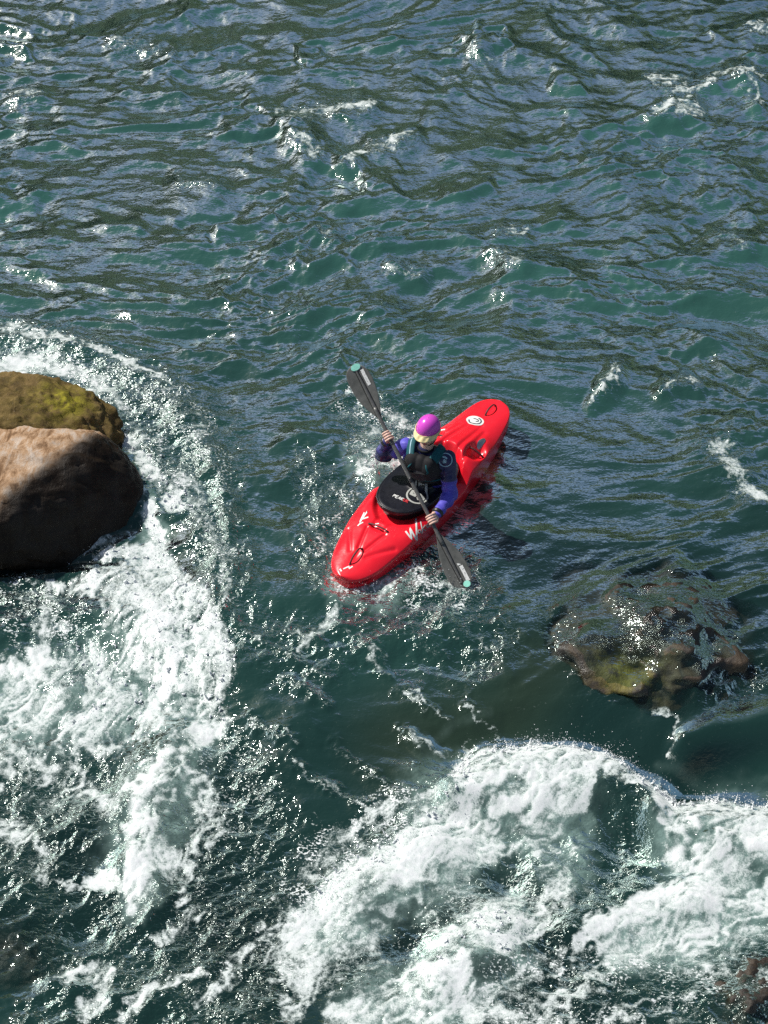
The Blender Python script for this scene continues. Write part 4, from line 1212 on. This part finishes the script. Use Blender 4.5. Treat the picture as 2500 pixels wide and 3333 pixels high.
def strip(on, s0, s1, u0, u1, name, mat, par, tri=False):
    V = [on(s0, u0, 0.0012), on(s1, u0, 0.0012), on(s1, u1, 0.0012), on(s0, u1, 0.0012)]
    link(name, mesh_from(V[:3] if tri else V, [(0, 1, 2)] if tri else [(0, 1, 2, 3)]), mat, par, smooth=False)
bu, onu, _ = blade(UT, PAX, 1.0, R(8), 'upper blade held high with an oval mint tip')
bl_, onl, _ = blade(LTP, -PAX, -1.0, R(-6), 'lower blade dipping into the river')
cu = 1 if pix(*to_world(onu(0.7, 0.06, 0)))[0] > pix(*to_world(onu(0.7, -0.06, 0)))[0] else -1
cl = 1 if pix(*to_world(onl(0.7, 0.06, 0)))[0] > pix(*to_world(onl(0.7, -0.06, 0)))[0] else -1
cap_disc(onu, 0.948, 0.010 * cu, 0.026, 0.040, bu)
strip(onu, 0.58, 0.87, cu * 0.030, cu * 0.058, 'sticker', MAT['sticker'], bu)
strip(onu, 0.885, 0.93, cu * 0.030, cu * 0.058, 'white_triangle', MAT['white'], bu, True)
cap_disc(onl, 0.955, 0.028 * cl, 0.026, 0.028, bl_)
strip(onl, 0.64, 0.92, cl * 0.036, cl * 0.064, 'sticker', MAT['sticker'], bl_)
strip(onl, 0.575, 0.62, cl * 0.030, cl * 0.058, 'white_triangle', MAT['white'], bl_, True)

# ================================================================== PERSON (kayak-local frame)
RS = loc(1322, 1452, 0.665); LS = loc(1456, 1490, 0.655)
NK = (RS + LS) / 2 + np.array([0.015, 0, 0.045])
RE = loc(1246, 1482, 0.50); LE = loc(1466, 1608, 0.37)
HC = loc(1393, 1406, 0.885)
shv = LS - RS
lf = shv / np.linalg.norm(shv)                       # toward the person's left
lfh = np.array([lf[0], lf[1], 0]); lfh /= np.linalg.norm(lfh)
fw = np.array([lfh[1], -lfh[0], 0.0])                # forward
CH = (RS + LS) / 2 - np.array([0, 0, 0.12]) + fw * 0.01
HP = np.array([-0.06, CH[1] * 0.55, 0.16])
WS = HP * 0.45 + CH * 0.55
Zu = np.array([0, 0, 1.0])
# head frame: looks forward and a little down
hf = fw * 0.55 + np.array([0.83, 0.0, 0]) * 0.6; hf /= np.linalg.norm(hf)
hf = hf * math.cos(R(4)) - Zu * math.sin(R(4)); hf /= np.linalg.norm(hf)
hl = np.cross(Zu, hf); hl /= np.linalg.norm(hl)
hu = np.cross(hf, hl)
HR = Matrix((hf, hl, hu)).transposed()               # columns: forward, left, up
HS = 0.89
def hd(f, l, u): return HC + (hf * f + hl * l + hu * u) * HS
def hell(bm, c, r, rot=None, seg=24): ell(bm, c, tuple(k * HS for k in r), rot, seg)
TRm = Matrix((fw, lfh, Zu)).transposed()

def wrist_of(hand, elbow, back=0.078):
    d = elbow - hand
    d = d - PAX * (d @ PAX) * 0.35
    d /= np.linalg.norm(d)
    return hand + d * back
def add_hand(bm, G, W, side):
    """four fingers and a thumb closed round the shaft at G; W is the wrist"""
    r = W - G; r = r - PAX * (r @ PAX); r /= np.linalg.norm(r)
    t = np.cross(PAX, r)
    if t @ VW < 0: t = -t                              # back of the hand toward the viewer
    def ring(ang, rad, a): return G + PAX * a + rad * (math.cos(ang) * r + math.sin(ang) * t)
    # palm
    for a in (-0.030, -0.010, 0.010, 0.030):
        cap(bm, W + PAX * a * 0.55, ring(R(48), 0.036, a), 0.0165, 0.0125)
    ks = np.array([-0.0315, -0.0105, 0.0105, 0.0315]) * 1.0
    lens = [1.0, 1.08, 1.03, 0.88]
    for a, ln in zip(ks, lens if side > 0 else lens[::-1]):
        angs = [R(48), R(48 + 62 * ln), R(48 + 122 * ln), R(48 + 178 * ln)]
        rads = [0.036, 0.031, 0.0255, 0.023]
        pr = [0.0098, 0.0090, 0.0084, 0.0076]
        for k in range(3):
            m_ = (angs[k] + angs[k + 1]) / 2
            p0, p1 = ring(angs[k], rads[k], a), ring(angs[k + 1], rads[k + 1], a * 0.98)
            pm = ring(m_, (rads[k] + rads[k + 1]) / 2 + 0.001, a * 0.99)
            cap(bm, p0, pm, pr[k], (pr[k] + pr[k + 1]) / 2, 10); cap(bm, pm, p1, (pr[k] + pr[k + 1]) / 2, pr[k + 1], 10)
    ta = 0.036 * (-1 if side > 0 else 1)
    th = [W + PAX * ta * 0.6 - t * 0.004, ring(R(-35), 0.034, ta * 0.95), ring(R(-85), 0.028, ta * 0.75), ring(R(-130), 0.0255, ta * 0.45)]
    for (a, b), (ra, rb) in zip(zip(th, th[1:]), ((0.016, 0.0125), (0.0115, 0.0098), (0.0098, 0.008))):
        cap(bm, a, b, ra, rb, 10)
RW = wrist_of(RH, RE); LW = wrist_of(LH, LE)
bm = bmesh.new()
rotH = HR
hell(bm, hd(-0.012, 0, 0.035), (0.098, 0.076, 0.088), rotH)      # cranium
hell(bm, hd(0.022, 0, -0.035), (0.068, 0.060, 0.082), rotH)      # face
hell(bm, hd(0.050, 0, -0.096), (0.026, 0.028, 0.020), rotH)      # chin
for s_ in (-1, 1):
    hell(bm, hd(0.058, s_ * 0.034, -0.034), (0.022, 0.020, 0.018), rotH)   # cheek
    hell(bm, hd(0.076, s_ * 0.028, 0.020), (0.014, 0.024, 0.009), rotH)    # brow
    hell(bm, hd(-0.005, s_ * 0.076, -0.012), (0.018, 0.008, 0.030), rotH)  # ear
cap(bm, hd(0.086, 0, 0.008), hd(0.106, 0, -0.036), 0.008, 0.0125, 10)     # nose
for s_ in (-1, 1): hell(bm, hd(0.094, s_ * 0.011, -0.040), (0.010, 0.008, 0.008), rotH, 12)
hell(bm, hd(0.080, 0, -0.066), (0.012, 0.025, 0.006), rotH, 16); hell(bm, hd(0.077, 0, -0.077), (0.012, 0.021, 0.007), rotH, 16)
cap(bm, NK - Zu * 0.03, hd(-0.02, 0, -0.05), 0.056, 0.050)
# trunk, legs inside the hull, arms
cap(bm, CH + Zu * 0.02 - lfh * 0.07, CH + Zu * 0.02 + lfh * 0.07, 0.095, 0.095)
cap(bm, WS - lfh * 0.05, WS + lfh * 0.05, 0.09, 0.09); cap(bm, WS, CH, 0.10, 0.11); cap(bm, HP - lfh * 0.06, HP + lfh * 0.06, 0.095, 0.095); cap(bm, HP, WS, 0.10, 0.09)
cap(bm, NK - Zu * 0.04, RS, 0.05, 0.045); cap(bm, NK - Zu * 0.04, LS, 0.05, 0.045)
for s_ in (-1, 1):
    kn = np.array([0.40, s_ * 0.11, 0.10]); an = np.array([0.72, s_ * 0.07, 0.06])
    cap(bm, HP + lfh * s_ * 0.06 - Zu * 0.03, kn, 0.07, 0.05); cap(bm, kn, an, 0.05, 0.035); cap(bm, an, an + np.array([0.08, 0, 0.03]), 0.035, 0.025)
for S_, E_, W_, H_, sd_ in ((RS, RE, RW, RH, -1), (LS, LE, LW, LH, 1)):
    cap(bm, S_, E_, 0.050, 0.040); cap(bm, E_, W_, 0.040, 0.026)
    add_hand(bm, H_, W_, sd_)
body = remesh(bm, 0.0035, 3, 0.5)
p = coords(body) - HC
f_, l_, u_ = p @ hf / HS, p @ hl / HS, p @ hu / HS
fattr(body, 'lips', sstep(0.07, 0.078, f_) * sstep(0.030, 0.022, np.abs(l_)) * sstep(0.013, 0.009, np.abs(u_ + 0.071)))
fattr(body, 'brow', sstep(0.055, 0.065, f_) * sstep(0.052, 0.046, np.abs(l_)) * sstep(0.008, 0.012, np.abs(l_)) * sstep(0.007, 0.004, np.abs(u_ - 0.024)))
person = link('person', body, MAT['skin'])
person.location = (KO[0], KO[1], 0); person.rotation_euler = (0, 0, KANG)
tag(person, 'kayaker in purple jacket and purple helmet gripping a black paddle', 'person')
for s_ in (-1, 1):
    bm = bmesh.new(); hell(bm, hd(0.074, s_ * 0.031, 0.004), (0.013, 0.015, 0.010), rotH, 16)
    link('eye', bm_mesh(bm), MAT['eye'], person)

# --- jacket
bm = bmesh.new()
cap(bm, CH + Zu * 0.03 - lfh * 0.085, CH + Zu * 0.03 + lfh * 0.085, 0.110, 0.110)
cap(bm, WS - lfh * 0.05, WS + lfh * 0.05, 0.102, 0.102); cap(bm, WS, CH, 0.104, 0.114); cap(bm, HP + Zu * 0.06, WS, 0.108, 0.102)
cap(bm, NK - Zu * 0.045, RS - Zu * 0.005, 0.062, 0.062); cap(bm, NK - Zu * 0.045, LS - Zu * 0.005, 0.062, 0.062)
cap(bm, NK - Zu * 0.06, NK + Zu * 0.002, 0.066, 0.060)
for S_, E_, W_, H_ in ((RS, RE, RW, RH), (LS, LE, LW, LH)):
    cap(bm, S_, E_, 0.066, 0.056)
    cu_ = W_ + (W_ - E_) / np.linalg.norm(W_ - E_) * -0.012
    cap(bm, E_, cu_, 0.058, 0.038)
jk = remesh(bm, 0.006, 3, 0.5)
p = coords(jk); n_ = normals(jk)
def arm_d(p_, S_, E_):
    d = E_ - S_; t = np.clip(((p_ - S_) @ d) / (d @ d), 0, 1)
    return np.linalg.norm(p_ - S_ - t[:, None] * d, axis=1), t
fold = 0
for S_, E_, W_ in ((RS, RE, RW), (LS, LE, LW)):
    d1, t1 = arm_d(p, S_, E_); d2, t2 = arm_d(p, E_, W_)
    onarm = np.minimum(d1, d2) < 0.085
    along = np.where(d1 < d2, t1, 1 + t2)
    fold = fold + onarm * (0.008 * np.sin(along * 15 + 3 * perlin3(p * 6) + 1.2 * perlin3(p * 12 + 3)) * np.exp(-((along - 1.0) / 0.75) ** 2)
                           + 0.010 * perlin3(p * 11 + 5))
fold = fold + 0.004 * perlin3(p * 9) + 0.005 * (1 - 2.4 * np.abs(perlin3(p * 11 + 7))) * sstep(0.25, 0.45, p[:, 2])
setco(jk, p + n_ * fold[:, None])
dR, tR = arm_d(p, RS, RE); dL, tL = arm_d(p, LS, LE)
pan_shade = np.maximum(sstep(0.62, 0.55, tL + 0.05 * perlin3(p * 9)) * (dL < 0.10) * sstep(-0.05, 0.02, (p - LS) @ lfh + 0.05), 0)
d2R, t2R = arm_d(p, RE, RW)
pan_shade = np.maximum(pan_shade, np.maximum(sstep(0.42, 0.55, tR + 0.06 * perlin3(p * 9)) * (dR < 0.09), (d2R < 0.075) * 0.75))  # right sleeve: shaded elbow and forearm painted navy
pan_shade = np.maximum(pan_shade, sstep(0.135, 0.115, np.linalg.norm(p - NK - fw * 0.03, axis=1)))
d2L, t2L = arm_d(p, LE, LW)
pan_shade = np.maximum(pan_shade, sstep(0.0, 0.03, (p - CH) @ fw - 0.05) * (np.minimum(np.minimum(dR, dL), np.minimum(d2L, d2R)) > 0.085))
fattr(jk, 'panel_shade', pan_shade)
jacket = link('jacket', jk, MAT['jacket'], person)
for W_, E_ in ((RW, RE), (LW, LE)):
    d = (E_ - W_) / np.linalg.norm(E_ - W_)
    link('cuff', tube_mesh([W_ + d * k for k in (0.002, 0.010, 0.024, 0.034)], [0.033, 0.042, 0.049, 0.048], 18), MAT['black'], person)
JB = BVHTree.FromPolygons([v.co.copy() for v in jk.vertices], [tuple(q.vertices) for q in jk.polygons])

# --- spray skirt: taut deck over the coaming, edge bead and waist tunnel
bm = bmesh.new()
rows = []
wc = HP * 0.2 + WS * 0.8
for k, (kk, dz) in enumerate(((1.055, -0.026), (1.065, -0.014), (1.055, 0.004), (1.02, 0.013), (0.97, 0.012), (0.9, 0.010), (0.8, 0.012), (0.68, 0.018), (0.55, 0.026), (0.44, 0.034))):
    row = []
    for t in tt:
        x, y = rim_xy(t, kk)
        bl = max(0, (0.8 - kk) / 0.45)
        cxk = CX + (wc[0] - CX) * bl; cyk = wc[1] * bl
        x = (x - CX) * (1 - 0.10 * bl) + cxk; y = y + cyk
        row.append((x, y, rim_z(rim_xy(t)[0]) + dz + 0.004 * float(perlin2(np.array([x * 9]), np.array([y * 9]))[0]) * bl))
    rows.append(row)
for rr, zz in ((0.155, 0.385), (0.148, 0.42), (0.146, 0.47), (0.146, 0.52)):
    cc = wc + (CH - WS) / (CH - WS)[2] * (zz - wc[2]) * 0.9
    rows.append([(cc[0] + rr * 0.95 * math.cos(t), cc[1] + rr * 1.12 * math.sin(t), zz) for t in tt])
bm.free()
sk = link('spray_skirt', grid_mesh(np.array(rows).transpose(1, 0, 2), wrap_u=True), MAT['neoprene'], person)
link('edge_bead', tube_mesh([(*rim_xy(t, 1.045), rim_z(rim_xy(t)[0]) + 0.004) for t in tt], 0.010, 8, closed=True), MAT['neoprene'], sk)
SB = BVHTree.FromPolygons([v.co.copy() for v in sk.data.vertices], [tuple(q.vertices) for q in sk.data.polygons])
gx_, gy_ = loc(1358, 1612, 0.335)[:2]
ux = np.array([math.cos(R(28)), math.sin(R(28))])
gc = np.array([gx_, gy_])
def emb(bvh, top, c, e1, e2, name, mat, parent, lift, wd, rad):
    def q(a, b): return tuple(c + e1 * a * rad + e2 * b * rad)
    ribbon(bvh, [[q(math.cos(t), math.sin(t)) for t in np.linspace(0, 2 * math.pi, 33)]], wd, lift, name, mat, parent, n=2, top=top)
    ribbon(bvh, [[q(-0.55, -0.42), q(-0.1, -0.62), q(0.15, -0.1)], [q(-0.55, -0.42), q(0.0, 0.0)]], wd * 1.7, lift, name, mat, parent, n=5, top=top)
    ribbon(bvh, [[q(-0.15, 0.15), q(0.25, 0.62), q(0.62, 0.35)], [q(0.2, 0.1), q(0.55, 0.2)]], wd * 1.9, lift, name, mat, parent, n=5, top=top)
emb(SB, 0.45, gc, ux, np.array([-ux[1], ux[0]]), 'ring_logo', MAT['greyprint'], sk, 0.003, 0.014, 0.082)
# short word, white with a red ending, forward of the ring
def glyphs(txt, c, e1, e2, h_, bvh, top, wd, mats, parent, lift=0.003):
    G = {'P': [[(0, 0), (0, 1), (0.6, 0.9), (0.6, 0.55), (0, 0.45)]], 'E': [[(0.6, 0), (0, 0), (0, 1), (0.6, 1)], [(0, 0.5), (0.5, 0.5)]],
         'A': [[(0, 0), (0.32, 1), (0.64, 0)], [(0.12, 0.35), (0.52, 0.35)]], 'K': [[(0, 0), (0, 1)], [(0.6, 1), (0.05, 0.5), (0.6, 0)]],
         'U': [[(0, 1), (0, 0.15), (0.3, 0), (0.6, 0.15), (0.6, 1)]]}
    x = 0
    for ch, m_ in zip(txt, mats):
        st = [[tuple(c + e1 * (x + a) * h_ + e2 * b * h_) for a, b in g] for g in G[ch]]
        ribbon(bvh, st, wd, lift, 'lettering', m_, parent, n=3, top=top)
        x += 0.86
a_ = loc(1278, 1617, 0.328)[:2]; b_ = loc(1328, 1638, 0.328)[:2]
e1 = b_ - a_; Lw = np.linalg.norm(e1); e1 = e1 / Lw
e2 = np.array([-e1[1], e1[0]])
if (to_world([*e2, 0]) - to_world([0, 0, 0]))[1] < 0: e2 = -e2
glyphs('PEAKUK', a_, e1, e2, Lw / 5.1, SB, 0.45, 0.006, [MAT['white']] * 4 + [MAT['redprint']] * 2, sk)

# --- life vest
def torso_ring(zz, k, rx=0.118, ry=0.165):
    cc = WS + (CH - WS) / (CH - WS)[2] * (zz - WS[2])
    return cc, rx * k, ry * k
bm = bmesh.new()
for z0, z1, k in ((0.42, 0.47, 1.02), (0.47, 0.52, 1.06), (0.52, 0.565, 1.06), (0.56, 0.60, 1.02)):
    c0, ra, rb = torso_ring(z0, k); c1, _, _ = torso_ring(z1, k)
    ell(bm, (c0 + c1) / 2, (ra + 0.024, rb + 0.010, 0.055), TRm)
for f0, th in ((0.075, 0.078), (-0.075, 0.06)):                 # chest and back panels
    c0, ra, rb = torso_ring(0.595, 1)
    for l0 in (-0.062, 0, 0.062):
        ell(bm, c0 + fw * f0 + lfh * l0, (th, 0.085, 0.112), TRm)
vest_me = remesh(bm, 0.006, 4, 0.5)
p = coords(vest_me); n_ = normals(vest_me)
setco(vest_me, p + n_ * (0.004 * perlin3(p * 18) + 0.006 * (1 - 2 * np.abs(perlin3(p * 9 + 2))))[:, None])
vest = link('life_vest', vest_me, MAT['vest'], person)
for s_ in (-1, 1):
    sh_ = (LS if s_ > 0 else RS) - lfh * s_ * 0.055 + Zu * 0.058
    c0, _, _ = torso_ring(0.60, 1)
    pts = spline([c0 + fw * 0.118 + lfh * s_ * 0.072, c0 + fw * 0.105 + lfh * s_ * 0.085 + Zu * 0.06, sh_ + fw * 0.030 + Zu * 0.008, sh_ - fw * 0.035 + Zu * 0.004, c0 - fw * 0.105 + lfh * s_ * 0.085 + Zu * 0.03, c0 - fw * 0.12 + lfh * s_ * 0.075 - Zu * 0.02], 30)
    st = link('shoulder_strap', tube_mesh(pts, 0.040, 14, flat=0.36, up=(pts[14] - CH) / np.linalg.norm(pts[14] - CH)), MAT['teal'], vest)
    link('strap_trim', tube_mesh(pts + np.array([0, 0, 0.009]) + fw * 0.004, 0.008, 8), MAT['paleprint'] if s_ < 0 else MAT['teal'], st)  # right trim pale blue: sunlight on the teal painted into its colour
c0, ra, rb = torso_ring(0.575, 1)
bm = bmesh.new(); ell(bm, c0 + fw * 0.142 - Zu * 0.01, (0.030, 0.085, 0.060), TRm); pk = remesh(bm, 0.006, 4)
pp = coords(pk); setco(pk, pp + normals(pk) * (0.004 * perlin3(pp * 30))[:, None])
pocket = link('pocket', pk, MAT['pocket'], vest)
link('pocket_flap', tube_mesh([c0 + fw * (0.168 - 0.5 * t * t) + lfh * t * 0.9 + Zu * (0.018 + 0.1 * t) for t in np.linspace(-0.075, 0.075, 14)], 0.008, 8, flat=0.7), MAT['vest'], vest)
c1, ra1, rb1 = torso_ring(0.495, 1)
link('teal_piping', tube_mesh([c1 + fw * (ra1 + 0.030) * math.cos(t) + lfh * (rb1 + 0.020) * math.sin(t) - Zu * 0.012 * math.cos(t) for t in np.linspace(-1.2, 1.2, 24)], 0.0075, 8), MAT['teal'], vest)
c2, ra2, rb2 = torso_ring(0.445, 1)
link('waist_belt', tube_mesh([c2 + fw * (ra2 + 0.020) * math.cos(t) + lfh * (rb2 + 0.016) * math.sin(t) for t in np.linspace(0, 2 * math.pi, 40, endpoint=False)], 0.013, 8, closed=True), MAT['vest'], vest)
bm = bmesh.new(); box(bm, c2 + fw * (ra2 + 0.034), (0.012, 0.046, 0.030), TRm)
bmesh.ops.bevel(bm, geom=bm.edges[:], offset=0.004, segments=2, affect='EDGES')
link('buckle', bm_mesh(bm), MAT['black'], vest)
bm = bmesh.new(); q0 = c0 + fw * 0.125 - lfh * 0.075 + Zu * 0.085
cap(bm, q0, q0 + fw * 0.018 - Zu * 0.032, 0.013, 0.011, 12); cap(bm, q0 + Zu * 0.01, q0 + Zu * 0.024 + lfh * 0.01, 0.008, 0.006, 10)
link('whistle', bm_mesh(bm), MAT['orange'], vest)
link('neck_gasket', tube_mesh([NK + 0.056 * (fw * math.cos(t) + lfh * math.sin(t)) + Zu * 0.012 for t in np.linspace(0, 2 * math.pi, 26, endpoint=False)], 0.012, 8, closed=True), MAT['vest'], person)
link('zip', tube_mesh(spline([c0 + fw * 0.115 + Zu * 0.10 - lfh * 0.03, c0 + fw * 0.132 + Zu * 0.075 - lfh * 0.015, c0 + fw * 0.14 + Zu * 0.05 + lfh * 0.0], 10), 0.005, 8), MAT['greyprint'], vest)
# sleeve emblem on the left upper arm, projected from outside
_d = Vector(loc(1450, 1497, 0.0) - CL).normalized()
_h = JB.ray_cast(Vector(CL), _d)
ec = np.array(_h[0]) if _h[0] is not None else LS
vo = VW.copy()
ev = (LS - LE) / np.linalg.norm(LS - LE); ev = ev - vo * (ev @ vo); ev /= np.linalg.norm(ev); eh = np.cross(ev, vo)
def side_ribbon(strokes, wd, name, mat):
    V, Fc = [], []
    for st in strokes:
        pts = np.array(st, float)
        seg = np.linspace(0, len(pts) - 1, 5 * (len(pts) - 1) + 1)
        cc = np.stack([np.interp(seg, range(len(pts)), pts[:, k]) for k in (0, 1)], 1)
        T = np.gradient(cc, axis=0); T /= np.linalg.norm(T, axis=1)[:, None] + 1e-9
        b0 = len(V)
        for i, c in enumerate(cc):
            for s_ in (-0.5, 0.5):
                a, b = c + np.array([-T[i, 1], T[i, 0]]) * wd * s_
                src = ec + eh * a + ev * b + vo * 0.4
                hit = JB.ray_cast(Vector(src), Vector(-vo))
                V.append(np.array(hit[0]) + vo * 0.0035 if hit[0] is not None else src - vo * 0.34)
        for i in range(len(cc) - 1): Fc.append((b0 + 2 * i, b0 + 2 * i + 1, b0 + 2 * i + 3, b0 + 2 * i + 2))
    link(name, mesh_from(V, Fc), mat, jacket)
er = 0.052
side_ribbon([[(er * math.cos(t), er * math.sin(t)) for t in np.linspace(0, 2 * math.pi, 29)]], 0.008, 'sleeve_emblem', MAT['paleprint'])
side_ribbon([[(-0.020, 0.028), (0.0, 0.020), (0.014, 0.008)], [(-0.016, -0.026), (-0.014, -0.004), (-0.004, 0.004)], [(-0.004, -0.024), (0.002, -0.004)]], 0.014, 'sleeve_emblem', MAT['paleprint'])

# --- helmet
def dome(sx_, sy_, sz_, umin, name, mat, parent, off=(0, 0, 0), nt_=40, nr=22):
    rows = []
    for i in range(nr):
        row = []
        for k in range(nt_):
            t = 2 * math.pi * k / nt_
            low = umin(t)
            ph = math.pi / 2 * (1 - i / (nr - 1)) + (math.asin(max(-1, min(1, low)))) * (i / (nr - 1))
            c = math.cos(ph)
            row.append(hd(off[0] + sx_ * c * math.cos(t), off[1] + sy_ * c * math.sin(t), off[2] + sz_ * math.sin(ph)))
        rows.append(row)
    me = grid_mesh(np.array(rows), wrap_v=True)
    o = link(name, me, mat, parent)
    s = o.modifiers.new('thick', 'SOLIDIFY'); s.thickness = 0.010; s.offset = -1
    return o
helmet = dome(0.122, 0.104, 0.118, lambda t: -0.05 - 0.42 * sstep(0.1, -0.55, math.cos(t)), 'helmet', MAT['purple'], person, (-0.012, 0, 0.042))
# cream brow band and visor
bm = bmesh.new()
def band(u0, u1, t0, t1, k, name, mat, wav=0.0):
    rows = []
    for u in np.linspace(u0, u1, 8):
        row = []
        for t in np.linspace(t0, t1, 40):
            uu = u + wav * math.sin(t * 5.5 + 0.4) * (u - u0) / (u1 - u0)
            c = math.cos(math.asin(max(-0.98, min(0.98, (uu - 0.042) / 0.118))))
            row.append(hd(-0.012 + 0.122 * k * c * math.cos(t), 0.104 * k * c * math.sin(t), uu))
        rows.append(row)
    o = link(name, grid_mesh(np.array(rows)), mat, helmet)
    s = o.modifiers.new('thick', 'SOLIDIFY'); s.thickness = 0.005; s.offset = -1
    return o
band(0.022, 0.050, -1.75, 1.75, 1.03, 'brow_band', MAT['cream'], 0.0)
band(-0.045, 0.022, 1.15, 2.0, 1.0, 'ear_cover', MAT['cream']); band(-0.045, 0.022, -2.0, -1.15, 1.0, 'ear_cover', MAT['cream'])
rows = []
for r_ in np.linspace(0, 1, 14):
    row = []
    for t in np.linspace(-1.22, 1.22, 48):
        k = 1.03 + 0.36 * r_ * math.cos(t * 0.55)
        gro = 0.005 * math.sin(t * 13) * math.sin(r_ * math.pi)
        row.append(hd(-0.012 + 0.122 * k * math.cos(t), 0.104 * (1.02 + 0.10 * r_) * math.sin(t) * 1.0, 0.046 - 0.034 * r_ - 0.004 * t * t * r_ + gro))
    rows.append(row)
vis = link('visor', grid_mesh(np.array(rows)), MAT['cream'], helmet)
s = vis.modifiers.new('thick', 'SOLIDIFY'); s.thickness = 0.006; s.offset = 0
for s_ in (-1, 1):
    link('chin_strap', tube_mesh(spline([hd(0.0, s_ * 0.086, -0.02), hd(0.02, s_ * 0.072, -0.07), hd(0.035, s_ * 0.03, -0.118), hd(0.035, 0, -0.122)], 16), 0.008, 8, flat=0.4), MAT['black'], helmet)
